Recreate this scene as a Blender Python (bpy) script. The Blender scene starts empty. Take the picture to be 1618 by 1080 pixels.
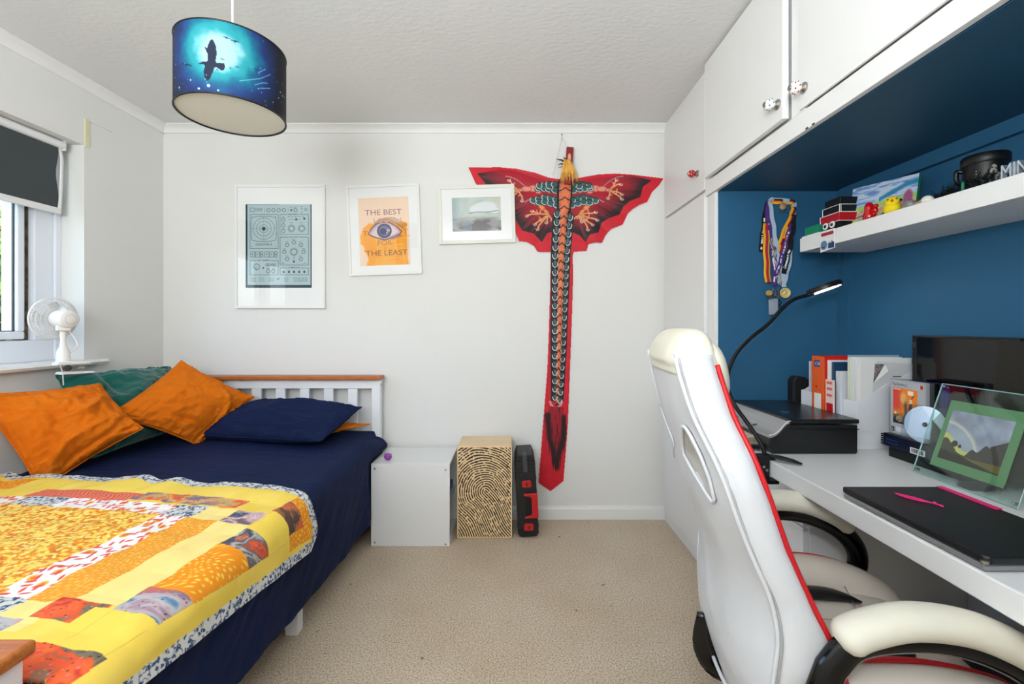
import bpy, bmesh, math, random
import numpy as np
from mathutils import Vector, Matrix, Euler
random.seed(7)
S = bpy.context.scene
COL = S.collection
F = 715.0            # focal length in pixels of the 1618 px wide frame
CZ = 1.18            # camera height
PI = math.pi

# ------------------------------------------------------------------ camera
cam_d = bpy.data.cameras.new('camera')
cam_d.sensor_width = 36.0
cam_d.lens = F / 1618.0 * 36.0
cam_d.shift_x = -3.0 / 1618.0
cam_d.shift_y = -28.0 / 1618.0
cam_d.clip_start = 0.02
cam = bpy.data.objects.new('camera', cam_d)
cam.location = (0, 0, CZ)
cam.rotation_euler = (PI / 2, 0, 0)
COL.objects.link(cam)
S.camera = cam

# ------------------------------------------------------------------ world, lights, exposure
w = bpy.data.worlds.new('sky'); S.world = w; w.use_nodes = True
nt = w.node_tree; nt.nodes.clear()
out = nt.nodes.new('ShaderNodeOutputWorld'); bg = nt.nodes.new('ShaderNodeBackground')
sky = nt.nodes.new('ShaderNodeTexSky'); sky.sky_type = 'NISHITA'; sky.sun_disc = False
sky.sun_elevation = math.radians(42); sky.sun_rotation = math.radians(60); sky.dust_density = 3.0
nt.links.new(sky.outputs[0], bg.inputs[0]); nt.links.new(bg.outputs[0], out.inputs[0])
bg.inputs[1].default_value = 1.1

def area(name, loc, target, sx, sy, power, color=(1, 1, 1), portal=False):
    d = bpy.data.lights.new(name, 'AREA'); d.shape = 'RECTANGLE'; d.size = sx; d.size_y = sy
    d.energy = power; d.color = color
    if portal: d.cycles.is_portal = True
    o = bpy.data.objects.new(name, d); o.location = loc
    o.rotation_euler = (Vector(target) - Vector(loc)).to_track_quat('-Z', 'Y').to_euler()
    COL.objects.link(o); return o
# the photographer's flash head and its light thrown at the ceiling behind the camera
area('camera_flash', (0.02, -0.12, 1.60), (-0.1, 2.7, 1.3), 0.16, 0.10, 4.6, (0.93, 0.96, 1.0))
area('bounce_flash', (-0.65, -0.85, 1.55), (-0.68, -0.45, 2.4), 0.9, 0.9, 74.0, (0.90, 0.95, 1.0))
area('window_portal', (-2.36, 1.50, 1.53), (0, 1.50, 1.53), 1.48, 1.06, 1.0, portal=True)

S.view_settings.view_transform = 'Standard'
S.view_settings.look = 'None'
S.view_settings.exposure = 0.30
S.view_settings.gamma = 1.0
S.view_settings.use_curve_mapping = False

# ------------------------------------------------------------------ helpers: materials
def lin(c):
    c = np.asarray(c, dtype=float)
    return np.where(c <= 0.04045, c / 12.92, ((c + 0.055) / 1.055) ** 2.4)
def rgb(r, g, b):
    v = lin(np.array([r, g, b]) / 255.0); return (float(v[0]), float(v[1]), float(v[2]), 1)
MATS = {}
def mat(name, col=(200, 200, 200), rough=0.5, metal=0.0, spec=0.5, bump=None, mottle=None, sheen=0.0, coat=0.0,
        trans=0.0, ior=1.45, emit=None, emit_s=0.0, vc=False, alpha=1.0):
    """bump=(scale,strength,distance[,stretch]) noise bump; mottle=(scale,amount,colour2) noise tint; vc: base colour from the mesh's pattern attribute"""
    if name in MATS: return MATS[name]
    m = bpy.data.materials.new(name); m.use_nodes = True
    n = m.node_tree.nodes; L = m.node_tree.links; b = n['Principled BSDF']
    c = rgb(*col) if max(col) > 1.0 else tuple(col) + (1,)
    b.inputs['Base Color'].default_value = c
    b.inputs['Roughness'].default_value = rough
    b.inputs['Metallic'].default_value = metal
    b.inputs['Specular IOR Level'].default_value = spec
    b.inputs['Sheen Weight'].default_value = sheen
    b.inputs['Coat Weight'].default_value = coat
    b.inputs['Transmission Weight'].default_value = trans
    b.inputs['IOR'].default_value = ior
    b.inputs['Alpha'].default_value = alpha
    if emit: b.inputs['Emission Color'].default_value = rgb(*emit); b.inputs['Emission Strength'].default_value = emit_s
    tc = None
    if bump or mottle: tc = n.new('ShaderNodeTexCoord')
    if vc:
        a = n.new('ShaderNodeAttribute'); a.attribute_name = 'Col'
        L.new(a.outputs['Color'], b.inputs['Base Color'])
    elif mottle:
        nz = n.new('ShaderNodeTexNoise'); nz.inputs['Scale'].default_value = mottle[0]; nz.inputs['Detail'].default_value = 5
        rp = n.new('ShaderNodeMapRange'); rp.inputs['From Min'].default_value = 0.35; rp.inputs['From Max'].default_value = 0.7
        rp.inputs['To Max'].default_value = mottle[1]
        mx = n.new('ShaderNodeMix'); mx.data_type = 'RGBA'
        mx.inputs['A'].default_value = c; mx.inputs['B'].default_value = rgb(*mottle[2])
        if len(mottle) > 3:
            mp = n.new('ShaderNodeMapping'); mp.inputs['Scale'].default_value = mottle[3]
            L.new(tc.outputs['Object'], mp.inputs[0]); L.new(mp.outputs[0], nz.inputs['Vector'])
        else: L.new(tc.outputs['Object'], nz.inputs['Vector'])
        L.new(nz.outputs['Fac'], rp.inputs['Value']); L.new(rp.outputs[0], mx.inputs['Factor'])
        L.new(mx.outputs['Result'], b.inputs['Base Color'])
    if bump:
        nz = n.new('ShaderNodeTexNoise'); nz.inputs['Scale'].default_value = bump[0]; nz.inputs['Detail'].default_value = 6
        mp = n.new('ShaderNodeMapping')
        if len(bump) > 3: mp.inputs['Scale'].default_value = bump[3]
        bp = n.new('ShaderNodeBump'); bp.inputs['Strength'].default_value = bump[1]; bp.inputs['Distance'].default_value = bump[2]
        L.new(tc.outputs['Object'], mp.inputs[0]); L.new(mp.outputs[0], nz.inputs['Vector'])
        L.new(nz.outputs['Fac'], bp.inputs['Height']); L.new(bp.outputs[0], b.inputs['Normal'])
    MATS[name] = m
    return m

# ------------------------------------------------------------------ helpers: meshes
class MB:
    def __init__(s): s.v = []; s.f = []
    def add(s, vs, fs):
        o = len(s.v); s.v += [tuple(map(float, p)) for p in vs]; s.f += [tuple(i + o for i in f) for f in fs]; return s
    def box(s, x0, x1, y0, y1, z0, z1, M=None):
        vs = [(x, y, z) for x in (x0, x1) for y in (y0, y1) for z in (z0, z1)]
        if M is not None: vs = [tuple(M @ Vector(p)) for p in vs]
        return s.add(vs, [(0, 1, 3, 2), (4, 6, 7, 5), (0, 4, 5, 1), (2, 3, 7, 6), (0, 2, 6, 4), (1, 5, 7, 3)])
    def prism(s, pts, axis, a, b, M=None):
        """polygon in the two other axes (in xyz order) pushed along axis from a to b"""
        def mk(p, t):
            q = {'x': (t, p[0], p[1]), 'y': (p[0], t, p[1]), 'z': (p[0], p[1], t)}[axis]
            return tuple(M @ Vector(q)) if M is not None else q
        n = len(pts); vs = [mk(p, a) for p in pts] + [mk(p, b) for p in pts]
        fs = [tuple(range(n))[::-1], tuple(range(n, 2 * n))] + [(i, (i + 1) % n, n + (i + 1) % n, n + i) for i in range(n)]
        return s.add(vs, fs)
    def tube(s, pts, r, n=8, closed=False, flat=None, up=None, cap=True):
        """round (or flat=(rw,rt)) section swept along pts; r number or list"""
        P_ = [Vector(p) for p in pts]; N = len(P_); rs = r if isinstance(r, (list, tuple)) else [r] * N
        rings = []; prev = None
        for i in range(N):
            if closed: t = (P_[(i + 1) % N] - P_[i - 1])
            else: t = P_[min(i + 1, N - 1)] - P_[max(i - 1, 0)]
            t.normalize()
            if up is not None: u = Vector(up) - t * Vector(up).dot(t)
            elif prev is None:
                a = Vector((0, 0, 1)) if abs(t.z) < 0.9 else Vector((1, 0, 0)); u = a - t * a.dot(t)
            else: u = prev - t * prev.dot(t)
            if u.length < 1e-6: u = t.orthogonal()
            u.normalize(); prev = u; v = t.cross(u)
            ring = []
            for k in range(n):
                a = 2 * PI * k / n
                if flat: ring.append(P_[i] + u * math.cos(a) * flat[1] * rs[i] + v * math.sin(a) * flat[0] * rs[i])
                else: ring.append(P_[i] + (u * math.cos(a) + v * math.sin(a)) * rs[i])
            rings.append(ring)
        vs = [p for rg in rings for p in rg]; fs = []
        for i in range(N if closed else N - 1):
            j = (i + 1) % N
            for k in range(n): fs.append((i * n + k, i * n + (k + 1) % n, j * n + (k + 1) % n, j * n + k))
        if cap and not closed: fs += [tuple(range(n))[::-1], tuple((N - 1) * n + k for k in range(n))]
        return s.add(vs, fs)
    def lathe(s, prof, c, axis=(0, 0, 1), n=28, capped=True):
        """prof: list of (radius, height along axis)"""
        ax = Vector(axis).normalized(); u = ax.orthogonal().normalized(); v = ax.cross(u); c = Vector(c)
        vs = []; fs = []
        for (r, h) in prof:
            for k in range(n):
                a = 2 * PI * k / n; vs.append(c + ax * h + (u * math.cos(a) + v * math.sin(a)) * r)
        for i in range(len(prof) - 1):
            for k in range(n): fs.append((i * n + k, i * n + (k + 1) % n, (i + 1) * n + (k + 1) % n, (i + 1) * n + k))
        if capped: fs += [tuple(range(n))[::-1], tuple((len(prof) - 1) * n + k for k in range(n))]
        return s.add(vs, fs)
    def ball(s, c, r, n=16, m=10, sc=(1, 1, 1)):
        vs = []; fs = []
        for i in range(m + 1):
            t = PI * i / m
            for k in range(n):
                a = 2 * PI * k / n
                vs.append((c[0] + r * sc[0] * math.sin(t) * math.cos(a), c[1] + r * sc[1] * math.sin(t) * math.sin(a), c[2] + r * sc[2] * math.cos(t)))
        for i in range(m):
            for k in range(n): fs.append((i * n + k, (i + 1) * n + k, (i + 1) * n + (k + 1) % n, i * n + (k + 1) % n))
        return s.add(vs, fs)
    def xf(s, M):
        s.v = [tuple(M @ Vector(p)) for p in s.v]; return s

ROOTM = {}
def tag(o, label=None, cat=None, group=None, kind=None):
    if label: o['label'] = label
    if cat: o['category'] = cat
    if group: o['group'] = group
    if kind: o['kind'] = kind
    return o
def thing(name, label, cat, loc=(0, 0, 0), rz=0.0, group=None):
    o = bpy.data.objects.new(name, None); o.empty_display_size = 0.05
    COL.objects.link(o); o.location = loc; o.rotation_euler = (0, 0, rz)
    ROOTM[o.name] = Matrix.Translation(Vector(loc)) @ Matrix.Rotation(rz, 4, 'Z')
    return tag(o, label, cat, group)
def finish(o, m, smooth=False, bevel=0.0, sub=0, seg=2):
    if m is not None: o.data.materials.append(m)
    if smooth: o.data.polygons.foreach_set('use_smooth', [True] * len(o.data.polygons))
    if bevel:
        b = o.modifiers.new('bevel', 'BEVEL'); b.width = bevel; b.segments = seg; b.limit_method = 'ANGLE'; b.angle_limit = math.radians(40)
        b.harden_normals = False
    if sub:
        b = o.modifiers.new('sub', 'SUBSURF'); b.levels = sub; b.render_levels = sub
    return o
def obj(name, mb, m, parent=None, smooth=False, bevel=0.0, sub=0, local=False, auto=None, fix=True, seg=2):
    me = bpy.data.meshes.new(name)
    vs = mb.v
    R = parent
    while R is not None and R.name not in ROOTM: R = R.parent
    if R is not None and not local:
        Mi = ROOTM[R.name].inverted(); vs = [tuple(Mi @ Vector(p)) for p in vs]
    me.from_pydata(vs, [], mb.f); me.update()
    if fix:
        bm = bmesh.new(); bm.from_mesh(me); bmesh.ops.recalc_face_normals(bm, faces=bm.faces); bm.to_mesh(me); bm.free()
    o = bpy.data.objects.new(name, me); COL.objects.link(o)
    if parent is not None: o.parent = parent
    finish(o, m, smooth, bevel, sub, seg)
    if auto is not None:
        ang = math.radians(auto)
        me.polygons.foreach_set('use_smooth', [True] * len(me.polygons))
        bm = bmesh.new(); bm.from_mesh(me)
        for e in bm.edges:
            if len(e.link_faces) == 2 and e.calc_face_angle(0) > ang: e.smooth = False
        bm.to_mesh(me); bm.free()
    return o
def struct(name, mb, m, parent=None, **k):
    o = obj(name, mb, m, parent, **k)
    if parent is None: o['kind'] = 'structure'
    return o
def single(name, mb, m, label, cat, group=None, **k):
    return tag(obj(name, mb, m, None, **k), label, cat, group)
def bx(x0, x1, y0, y1, z0, z1): return MB().box(x0, x1, y0, y1, z0, z1)
def P(px, py, Y): return ((px - 812) / F * Y, Y, CZ - (py - 512) / F * Y)
def copytree(o, parent=None):
    c = o.copy(); COL.objects.link(c); c.parent = parent
    if o.name in ROOTM: ROOTM[c.name] = ROOTM[o.name]
    for ch in [x for x in bpy.data.objects if x.parent == o]: copytree(ch, c)
    return c
def smoothpath(pts, k=6):
    """Catmull-Rom through pts"""
    p = [np.array(q, float) for q in pts]; p = [2 * p[0] - p[1]] + p + [2 * p[-1] - p[-2]]; o = []
    for i in range(1, len(p) - 2):
        for j in range(k):
            t = j / k
            o.append(tuple(0.5 * (2 * p[i] + (p[i + 1] - p[i - 1]) * t + (2 * p[i - 1] - 5 * p[i] + 4 * p[i + 1] - p[i + 2]) * t * t
                              + (-p[i - 1] + 3 * p[i] - 3 * p[i + 1] + p[i + 2]) * t ** 3)))
    o.append(tuple(p[-2])); return o
def text(name, s, size, m, loc, xdir, ydir, parent=None, align='LEFT', ext=0.0002, squeeze=1.0):
    cu = bpy.data.curves.new('lettering', 'FONT'); cu.body = s; cu.size = size; cu.extrude = ext; cu.align_x = align; cu.resolution_u = 3
    t = bpy.data.objects.new('lettering', cu); COL.objects.link(t)
    dg = bpy.context.evaluated_depsgraph_get(); me = bpy.data.meshes.new_from_object(t.evaluated_get(dg))
    bpy.data.objects.remove(t); bpy.data.curves.remove(cu)
    X = Vector(xdir).normalized(); Y = Vector(ydir); Y = (Y - X * Y.dot(X)).normalized(); Z = X.cross(Y)
    M = Matrix.Translation(Vector(loc)) @ Matrix(((X.x, Y.x, Z.x, 0), (X.y, Y.y, Z.y, 0), (X.z, Y.z, Z.z, 0), (0, 0, 0, 1))) @ Matrix.Diagonal((squeeze, 1, 1, 1))
    R = parent
    while R is not None and R.name not in ROOTM: R = R.parent
    if R is not None: M = ROOTM[R.name].inverted() @ M
    me.transform(M)
    o = bpy.data.objects.new(name, me); COL.objects.link(o); o.parent = parent; me.materials.clear(); me.materials.append(m)
    return o

# ------------------------------------------------------------------ helpers: numpy noise and pattern canvas
def vnoise(x, y, seed=0):
    x = np.asarray(x, float); y = np.asarray(y, float); xi = np.floor(x).astype(np.int64); yi = np.floor(y).astype(np.int64)
    fx = x - xi; fy = y - yi; fx = fx * fx * (3 - 2 * fx); fy = fy * fy * (3 - 2 * fy)
    def h(a, b):
        n = (a * 374761393 + b * 668265263 + seed * 1442695041) & 0xffffffff
        n = ((n ^ (n >> 13)) * 1274126177) & 0xffffffff
        return ((n ^ (n >> 16)) & 0xffff) / 65535.0
    return (h(xi, yi) * (1 - fx) + h(xi + 1, yi) * fx) * (1 - fy) + (h(xi, yi + 1) * (1 - fx) + h(xi + 1, yi + 1) * fx) * fy
def fbm(x, y, seed=0, o=4):
    r = 0; a = 0.5; t = 0
    for i in range(o): r = r + a * vnoise(x * 2 ** i, y * 2 ** i, seed + i); t += a; a *= 0.5
    return r / t
def sstep(a, b, x):
    t = np.clip((x - a) / (b - a), 0, 1); return t * t * (3 - 2 * t)
def cells(x, y, seed=0, jit=0.8):
    """distance to the nearest jittered point and its random id"""
    xi = np.floor(x); yi = np.floor(y); best = np.full(np.shape(x), 9.0); bid = np.zeros(np.shape(x))
    def h(a, b, s):
        n = (a.astype(np.int64) * 73856093 ^ b.astype(np.int64) * 19349663 ^ (s * 83492791)) & 0xffffffff
        n = (n * 2654435761) & 0xffffffff; return ((n >> 8) & 0xffff) / 65535.0
    for dx in (-1, 0, 1):
        for dy in (-1, 0, 1):
            a = xi + dx; b = yi + dy
            qx = a + 0.5 + (h(a, b, seed + 1) - 0.5) * jit; qy = b + 0.5 + (h(a, b, seed + 2) - 0.5) * jit
            d = np.hypot(x - qx, y - qy); m = d < best; best = np.where(m, d, best); bid = np.where(m, h(a, b, seed + 3), bid)
    return best, bid
class Canvas:
    def __init__(s, x0, y0, x1, y1, W, H, base=(255, 255, 255)):
        s.W = W; s.H = H; s.px = abs(x1 - x0) / (W - 1)
        s.X, s.Y = np.meshgrid(np.linspace(x0, x1, W), np.linspace(y0, y1, H))
        s.c = np.zeros((H, W, 3)) + np.array(base) / 255.0
    def blend(s, m, col, alpha=1.0):
        m = np.clip(m * alpha, 0, 1)[..., None]
        col = np.asarray(col, float)
        if col.max() > 1.0001: col = col / 255.0
        s.c = s.c * (1 - m) + col * m
    def inside(s, pts):
        m = np.zeros(s.X.shape, bool); n = len(pts)
        for i in range(n):
            x1, y1 = pts[i]; x2, y2 = pts[(i + 1) % n]
            if y1 == y2: continue
            c = ((s.Y >= min(y1, y2)) & (s.Y < max(y1, y2))); xx = x1 + (s.Y - y1) * (x2 - x1) / (y2 - y1)
            m ^= c & (s.X < xx)
        return m
    def poly(s, pts, col, alpha=1.0): s.blend(s.inside(pts).astype(float), col, alpha)
    def dline(s, pts, closed=False):
        d = np.full(s.X.shape, 1e9); n = len(pts)
        for i in range(n if closed else n - 1):
            x1, y1 = pts[i]; x2, y2 = pts[(i + 1) % n]; dx, dy = x2 - x1, y2 - y1; L = dx * dx + dy * dy + 1e-12
            t = np.clip(((s.X - x1) * dx + (s.Y - y1) * dy) / L, 0, 1)
            d = np.minimum(d, np.hypot(s.X - x1 - t * dx, s.Y - y1 - t * dy))
        return d
    def _win(s, xa, xb, ya, yb):
        xs = s.X[0]; ys = s.Y[:, 0]
        i = np.where((xs >= min(xa, xb)) & (xs <= max(xa, xb)))[0]; j = np.where((ys >= min(ya, yb)) & (ys <= max(ya, yb)))[0]
        if len(i) == 0 or len(j) == 0: return None
        return slice(j[0], j[-1] + 1), slice(i[0], i[-1] + 1)
    def line(s, pts, w_, col, alpha=1.0, closed=False):
        xs = [p[0] for p in pts]; ys = [p[1] for p in pts]; e = w_ + 2 * s.px
        wn = s._win(min(xs) - e, max(xs) + e, min(ys) - e, max(ys) + e)
        if wn is None: return
        sub = Canvas.__new__(Canvas); sub.X = s.X[wn]; sub.Y = s.Y[wn]; sub.px = s.px; sub.c = s.c[wn]
        d = sub.dline(pts, closed); sub.blend(np.clip((w_ / 2 - d) / s.px + 0.5, 0, 1), col, alpha); s.c[wn] = sub.c
    def disc(s, x, y, r, col, alpha=1.0, ry=None, soft=None, rot=0.0, ring=None):
        ry = ry or r; e = max(r, ry) * 1.1 + 2 * s.px + (soft or 0) + (ring or 0)
        wn = s._win(x - e, x + e, y - e, y + e)
        if wn is None: return
        X = s.X[wn] - x; Y = s.Y[wn] - y; c, q = math.cos(rot), math.sin(rot); U = X * c + Y * q; V = -X * q + Y * c
        d = (np.hypot(U / r, V / ry) - 1) * min(r, ry)
        if ring: d = np.abs(d) - ring / 2
        m = np.clip(-d / (soft or s.px) + 0.5, 0, 1)
        sub = Canvas.__new__(Canvas); sub.c = s.c[wn]; sub.blend(m, col, alpha); s.c[wn] = sub.c
    def rect(s, x0, y0, x1, y1, col, alpha=1.0, ring=None):
        if ring: return s.line([(x0, y0), (x1, y0), (x1, y1), (x0, y1)], ring, col, alpha, closed=True)
        wn = s._win(x0, x1, y0, y1)
        if wn is None: return
        sub = Canvas.__new__(Canvas); sub.c = s.c[wn]; sub.blend(np.ones(sub.c.shape[:2]), col, alpha); s.c[wn] = sub.c
    def glyphs(s, x, y, w_, h, n, col, alpha=0.8, seed=0):
        """small unreadable print: a row of n little strokes"""
        r = random.Random(seed)
        for i in range(n):
            xx = x + w_ * i / n
            s.rect(xx, y, xx + w_ / n * r.uniform(0.45, 0.85), y + h * r.uniform(0.7, 1.0), col, alpha)
def sheet(name, cv, pos, m, parent=None, mask=None, thick=0.0, smooth=True):
    """grid mesh carrying the canvas pattern; pos(X,Y)->(x,y,z) world arrays"""
    x, y, z = pos(cv.X, cv.Y); H, W = cv.X.shape
    co = np.stack([np.broadcast_to(x, (H, W)), np.broadcast_to(y, (H, W)), np.broadcast_to(z, (H, W))], -1).reshape(-1, 3).astype(float)
    R = parent
    while R is not None and R.name not in ROOTM: R = R.parent
    if R is not None:
        Mi = np.array(ROOTM[R.name].inverted()); co = co @ Mi[:3, :3].T + Mi[:3, 3]
    idx = np.arange(H * W).reshape(H, W)
    q = np.stack([idx[:-1, :-1], idx[1:, :-1], idx[1:, 1:], idx[:-1, 1:]], -1)
    if mask is not None:
        k = mask[:-1, :-1] & mask[1:, :-1] & mask[1:, 1:] & mask[:-1, 1:]; q = q[k]
    q = q.reshape(-1, 4)
    used = np.zeros(H * W, bool); used[q.ravel()] = True; remap = np.cumsum(used) - 1
    co = co[used]; q = remap[q]; colr = lin(np.clip(cv.c.reshape(-1, 3)[used], 0, 1))
    me = bpy.data.meshes.new(name); nf = len(q)
    me.vertices.add(len(co)); me.vertices.foreach_set('co', co.ravel())
    me.loops.add(nf * 4); me.loops.foreach_set('vertex_index', q.ravel().astype(np.int32))
    me.polygons.add(nf); me.polygons.foreach_set('loop_start', np.arange(0, nf * 4, 4, dtype=np.int32))
    me.polygons.foreach_set('use_smooth', np.full(nf, smooth))
    me.update(calc_edges=True)
    at = me.color_attributes.new('Col', 'FLOAT_COLOR', 'POINT')
    at.data.foreach_set('color', np.concatenate([colr, np.ones((len(colr), 1))], 1).ravel())
    o = bpy.data.objects.new(name, me); COL.objects.link(o)
    if parent is not None: o.parent = parent
    me.materials.append(m)
    if thick:
        md = o.modifiers.new('thickness', 'SOLIDIFY'); md.thickness = thick; md.offset = 0
    return o

# ------------------------------------------------------------------ shared materials
M_wall = mat('wall_paint', (231, 230, 226), 0.85, bump=(9, 0.25, 0.004), mottle=(1.3, 0.25, (222, 221, 216)))
M_ceil = mat('ceiling_plaster', (226, 226, 224), 0.9, bump=(38, 0.38, 0.005, (1, 1.7, 1)))
M_trim = mat('white_trim_paint', (236, 236, 233), 0.5, bump=(12, 0.1, 0.002))
M_unit = mat('white_cupboard_paint', (234, 234, 233), 0.42, bump=(22, 0.22, 0.002, (1, 1, 0.12)))
M_blue = mat('teal_blue_paint', (46, 98, 134), 0.55, bump=(60, 0.2, 0.001), mottle=(2.2, 0.35, (40, 88, 122)), spec=0.3)
M_white = mat('white_laminate', (235, 235, 234), 0.35)
M_upvc = mat('window_plastic', (236, 240, 246), 0.3)
M_wood = mat('oiled_pine', (190, 112, 48), 0.38, mottle=(14, 0.8, (158, 84, 32), (1, 9, 9)), bump=(30, 0.1, 0.001, (1, 9, 9)))
M_black = mat('black_plastic', (18, 18, 20), 0.38)
M_blackg = mat('gloss_black', (8, 8, 10), 0.12)
M_chrome = mat('brushed_metal', (170, 168, 162), 0.28, metal=1.0)
M_glass = mat('clear_glass', (255, 255, 255), 0.0, trans=1.0, ior=1.45)
M_vc = mat('printed_paper', rough=0.6, vc=True)
M_vcg = mat('glossy_print', rough=0.25, vc=True)
M_vcc = mat('printed_cloth', rough=0.85, vc=True, bump=(500, 0.25, 0.0005), sheen=0.0)
M_paper = mat('white_paper', (232, 232, 228), 0.7)
M_red = mat('red_plastic', (196, 24, 32), 0.4)
M_pink = mat('pink_rubber', (240, 42, 130), 0.45)
# ================================================================== ROOM SHELL
XL, XR, YB, YF, ZC = -2.13, 1.46, 2.75, -1.40, 2.382
XC = 0.915                       # front plane of the fitted cupboards
# carpet
m = bpy.data.materials.new('carpet'); m.use_nodes = True
n = m.node_tree.nodes; L = m.node_tree.links; b = n['Principled BSDF']; b.inputs['Roughness'].default_value = 0.97; b.inputs['Specular IOR Level'].default_value = 0.1
tc = n.new('ShaderNodeTexCoord')
n1 = n.new('ShaderNodeTexNoise'); n1.inputs['Scale'].default_value = 170; n1.inputs['Detail'].default_value = 5; n1.inputs['Roughness'].default_value = 0.7
n2 = n.new('ShaderNodeTexNoise'); n2.inputs['Scale'].default_value = 3.0; n2.inputs['Detail'].default_value = 5
cr = n.new('ShaderNodeValToRGB'); cr.color_ramp.elements[0].position = 0.33; cr.color_ramp.elements[0].color = rgb(146, 128, 107)
cr.color_ramp.elements[1].position = 0.66; cr.color_ramp.elements[1].color = rgb(252, 244, 230)
e = cr.color_ramp.elements.new(0.5); e.color = rgb(226, 210, 188)
mx = n.new('ShaderNodeMix'); mx.data_type = 'RGBA'; mx.blend_type = 'MULTIPLY'; mx.inputs['B'].default_value = rgb(226, 216, 202)
bp = n.new('ShaderNodeBump'); bp.inputs['Strength'].default_value = 0.8; bp.inputs['Distance'].default_value = 0.005
for q in (n1, n2): L.new(tc.outputs['Object'], q.inputs['Vector'])
L.new(n1.outputs['Fac'], cr.inputs[0]); L.new(cr.outputs[0], mx.inputs['A']); L.new(n2.outputs['Fac'], mx.inputs['Factor'])
n3 = n.new('ShaderNodeTexNoise'); n3.inputs['Scale'].default_value = 26; n3.inputs['Detail'].default_value = 3; L.new(tc.outputs['Object'], n3.inputs['Vector'])
r3 = n.new('ShaderNodeMapRange'); r3.inputs['From Min'].default_value = .70; r3.inputs['From Max'].default_value = .76; L.new(n3.outputs['Fac'], r3.inputs['Value'])
m3 = n.new('ShaderNodeMix'); m3.data_type = 'RGBA'; m3.inputs['B'].default_value = rgb(120, 100, 80); L.new(r3.outputs[0], m3.inputs['Factor']); L.new(mx.outputs['Result'], m3.inputs['A'])
L.new(m3.outputs['Result'], b.inputs['Base Color']); L.new(n1.outputs['Fac'], bp.inputs['Height']); L.new(bp.outputs[0], b.inputs['Normal'])
struct('floor', bx(XL - .1, XR + .1, YF - .1, YB + .1, -0.05, 0), m)
struct('ceiling', bx(XL - .3, XR + .1, YF - .1, YB + .1, ZC, ZC + .06), M_ceil)
struct('wall_back', bx(XL - .3, XR + .1, YB, YB + .08, 0, ZC), M_wall)
struct('wall_front', bx(XL - .3, XR + .1, YF - .08, YF, 0, ZC), M_wall)
# left wall with the window opening (its thickness shows in the reveal)
WY0, WY1, WZ0, WZ1 = 0.70, 2.243, 1.005, 2.068
g = MB()
g.box(XL - .28, XL, YF, WY0, 0, ZC); g.box(XL - .28, XL, WY1, YB, 0, ZC)
g.box(XL - .28, XL, WY0, WY1, 0, WZ0 - .02); g.box(XL - .28, XL, WY0, WY1, WZ1, ZC)
struct('wall_left', g, M_wall)
# alcove: white below the worktop, blue above
struct('wall_right', bx(XR, XR + .08, YF, YB, 0, 0.70), mat('alcove_white_paint', (214, 216, 220), 0.75, mottle=(2, .4, (198, 200, 206))))
struct('wall_alcove', bx(XR, XR + .08, YF, YB, 0.70, ZC), M_blue)
# boxed corner strips on the alcove back wall
struct('trim_1', bx(XR - .012, XR, 2.005, 2.03, 0.73, 1.776).box(XR - .006, XR, 1.965, 1.985, .73, 1.776), M_blue)
struct('trim_2', bx(XR - .022, XR, YF, 2.0, 1.728, 1.776), M_blue)
# skirting boards
def board(pts, axis, a, b_): return MB().prism(pts, axis, a, b_)
struct('baseboard_back', board([(YB, 0), (YB - .016, 0), (YB - .016, .062), (YB - .011, .074), (YB, .078)], 'x', XL, XC), M_trim)
struct('baseboard_left', board([(XL, 0), (XL + .016, 0), (XL + .016, .062), (XL + .011, .074), (XL, .078)], 'y', YF, YB), M_trim)
# cornice (coving with two steps)
cp = [(0, 0), (.05, 0), (.05, -.006), (.038, -.012), (.022, -.020), (.012, -.034), (.009, -.043), (0, -.043)]
struct('trim_3', board([(YB - a, ZC + c) for a, c in cp], 'x', XL, XC), M_trim, auto=50)
struct('trim_4', board([(XL + a, ZC + c) for a, c in cp], 'y', YF, YB), M_trim, auto=50)
# a yellowed filler block and a lifted strip at the end of the lintel
struct('trim_5', bx(XL, XL + .006, WY1 + .001, WY1 + .022, WZ1 - .005, WZ1 + .135), mat('yellowed_filler', (222, 216, 178), .7))
struct('trim_6', bx(XL, XL + .010, WY1 + .022, WY1 + .155, WZ1 + .128, WZ1 + .134), M_trim)

# window: plastic frame, outward sash standing a little open, glass
wf = thing('window_1', None, None, (XL - .17, 1.47, WZ0)); wf['kind'] = 'structure'
def ring(mb, x0, x1, y0, y1, z0, z1, t, b_=None):
    b_ = b_ or t
    mb.box(x0, x1, y0, y1, z0, z0 + b_); mb.box(x0, x1, y0, y1, z1 - t, z1)
    mb.box(x0, x1, y0, y0 + t, z0 + b_, z1 - t); mb.box(x0, x1, y1 - t, y1, z0 + b_, z1 - t); return mb
fx0, fx1 = XL - .20, XL - .125
o = obj('window_frame', ring(MB(), fx0, fx1, WY0, WY1 + .0, WZ0, WZ1, .055, .100).box(fx0, fx1, WY1 - .114, WY1 - .05, WZ0 + .1, WZ1 - .055).box(fx1, fx1 + .012, WY1 - .03, WY1, WZ0, WZ1)
        .box(fx0, fx1, 1.28, 1.35, WZ0, WZ1), M_upvc, wf, bevel=.004)
obj('sash_frame', ring(MB(), fx0 - .01, fx1 - .008, 1.36, WY1 - .148, WZ0 + .106, WZ1 - .062, .032, .036), M_upvc, wf, bevel=.006)
obj('gasket', ring(MB(), fx0 + .044, fx0 + .053, 1.391, WY1 - .179, WZ0 + .141, WZ1 - .093, .005), M_black, wf)
obj('window_pane', bx(fx0 + .046, fx0 + .051, 1.391, WY1 - .179, WZ0 + .141, WZ1 - .093), M_glass, wf)
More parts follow.
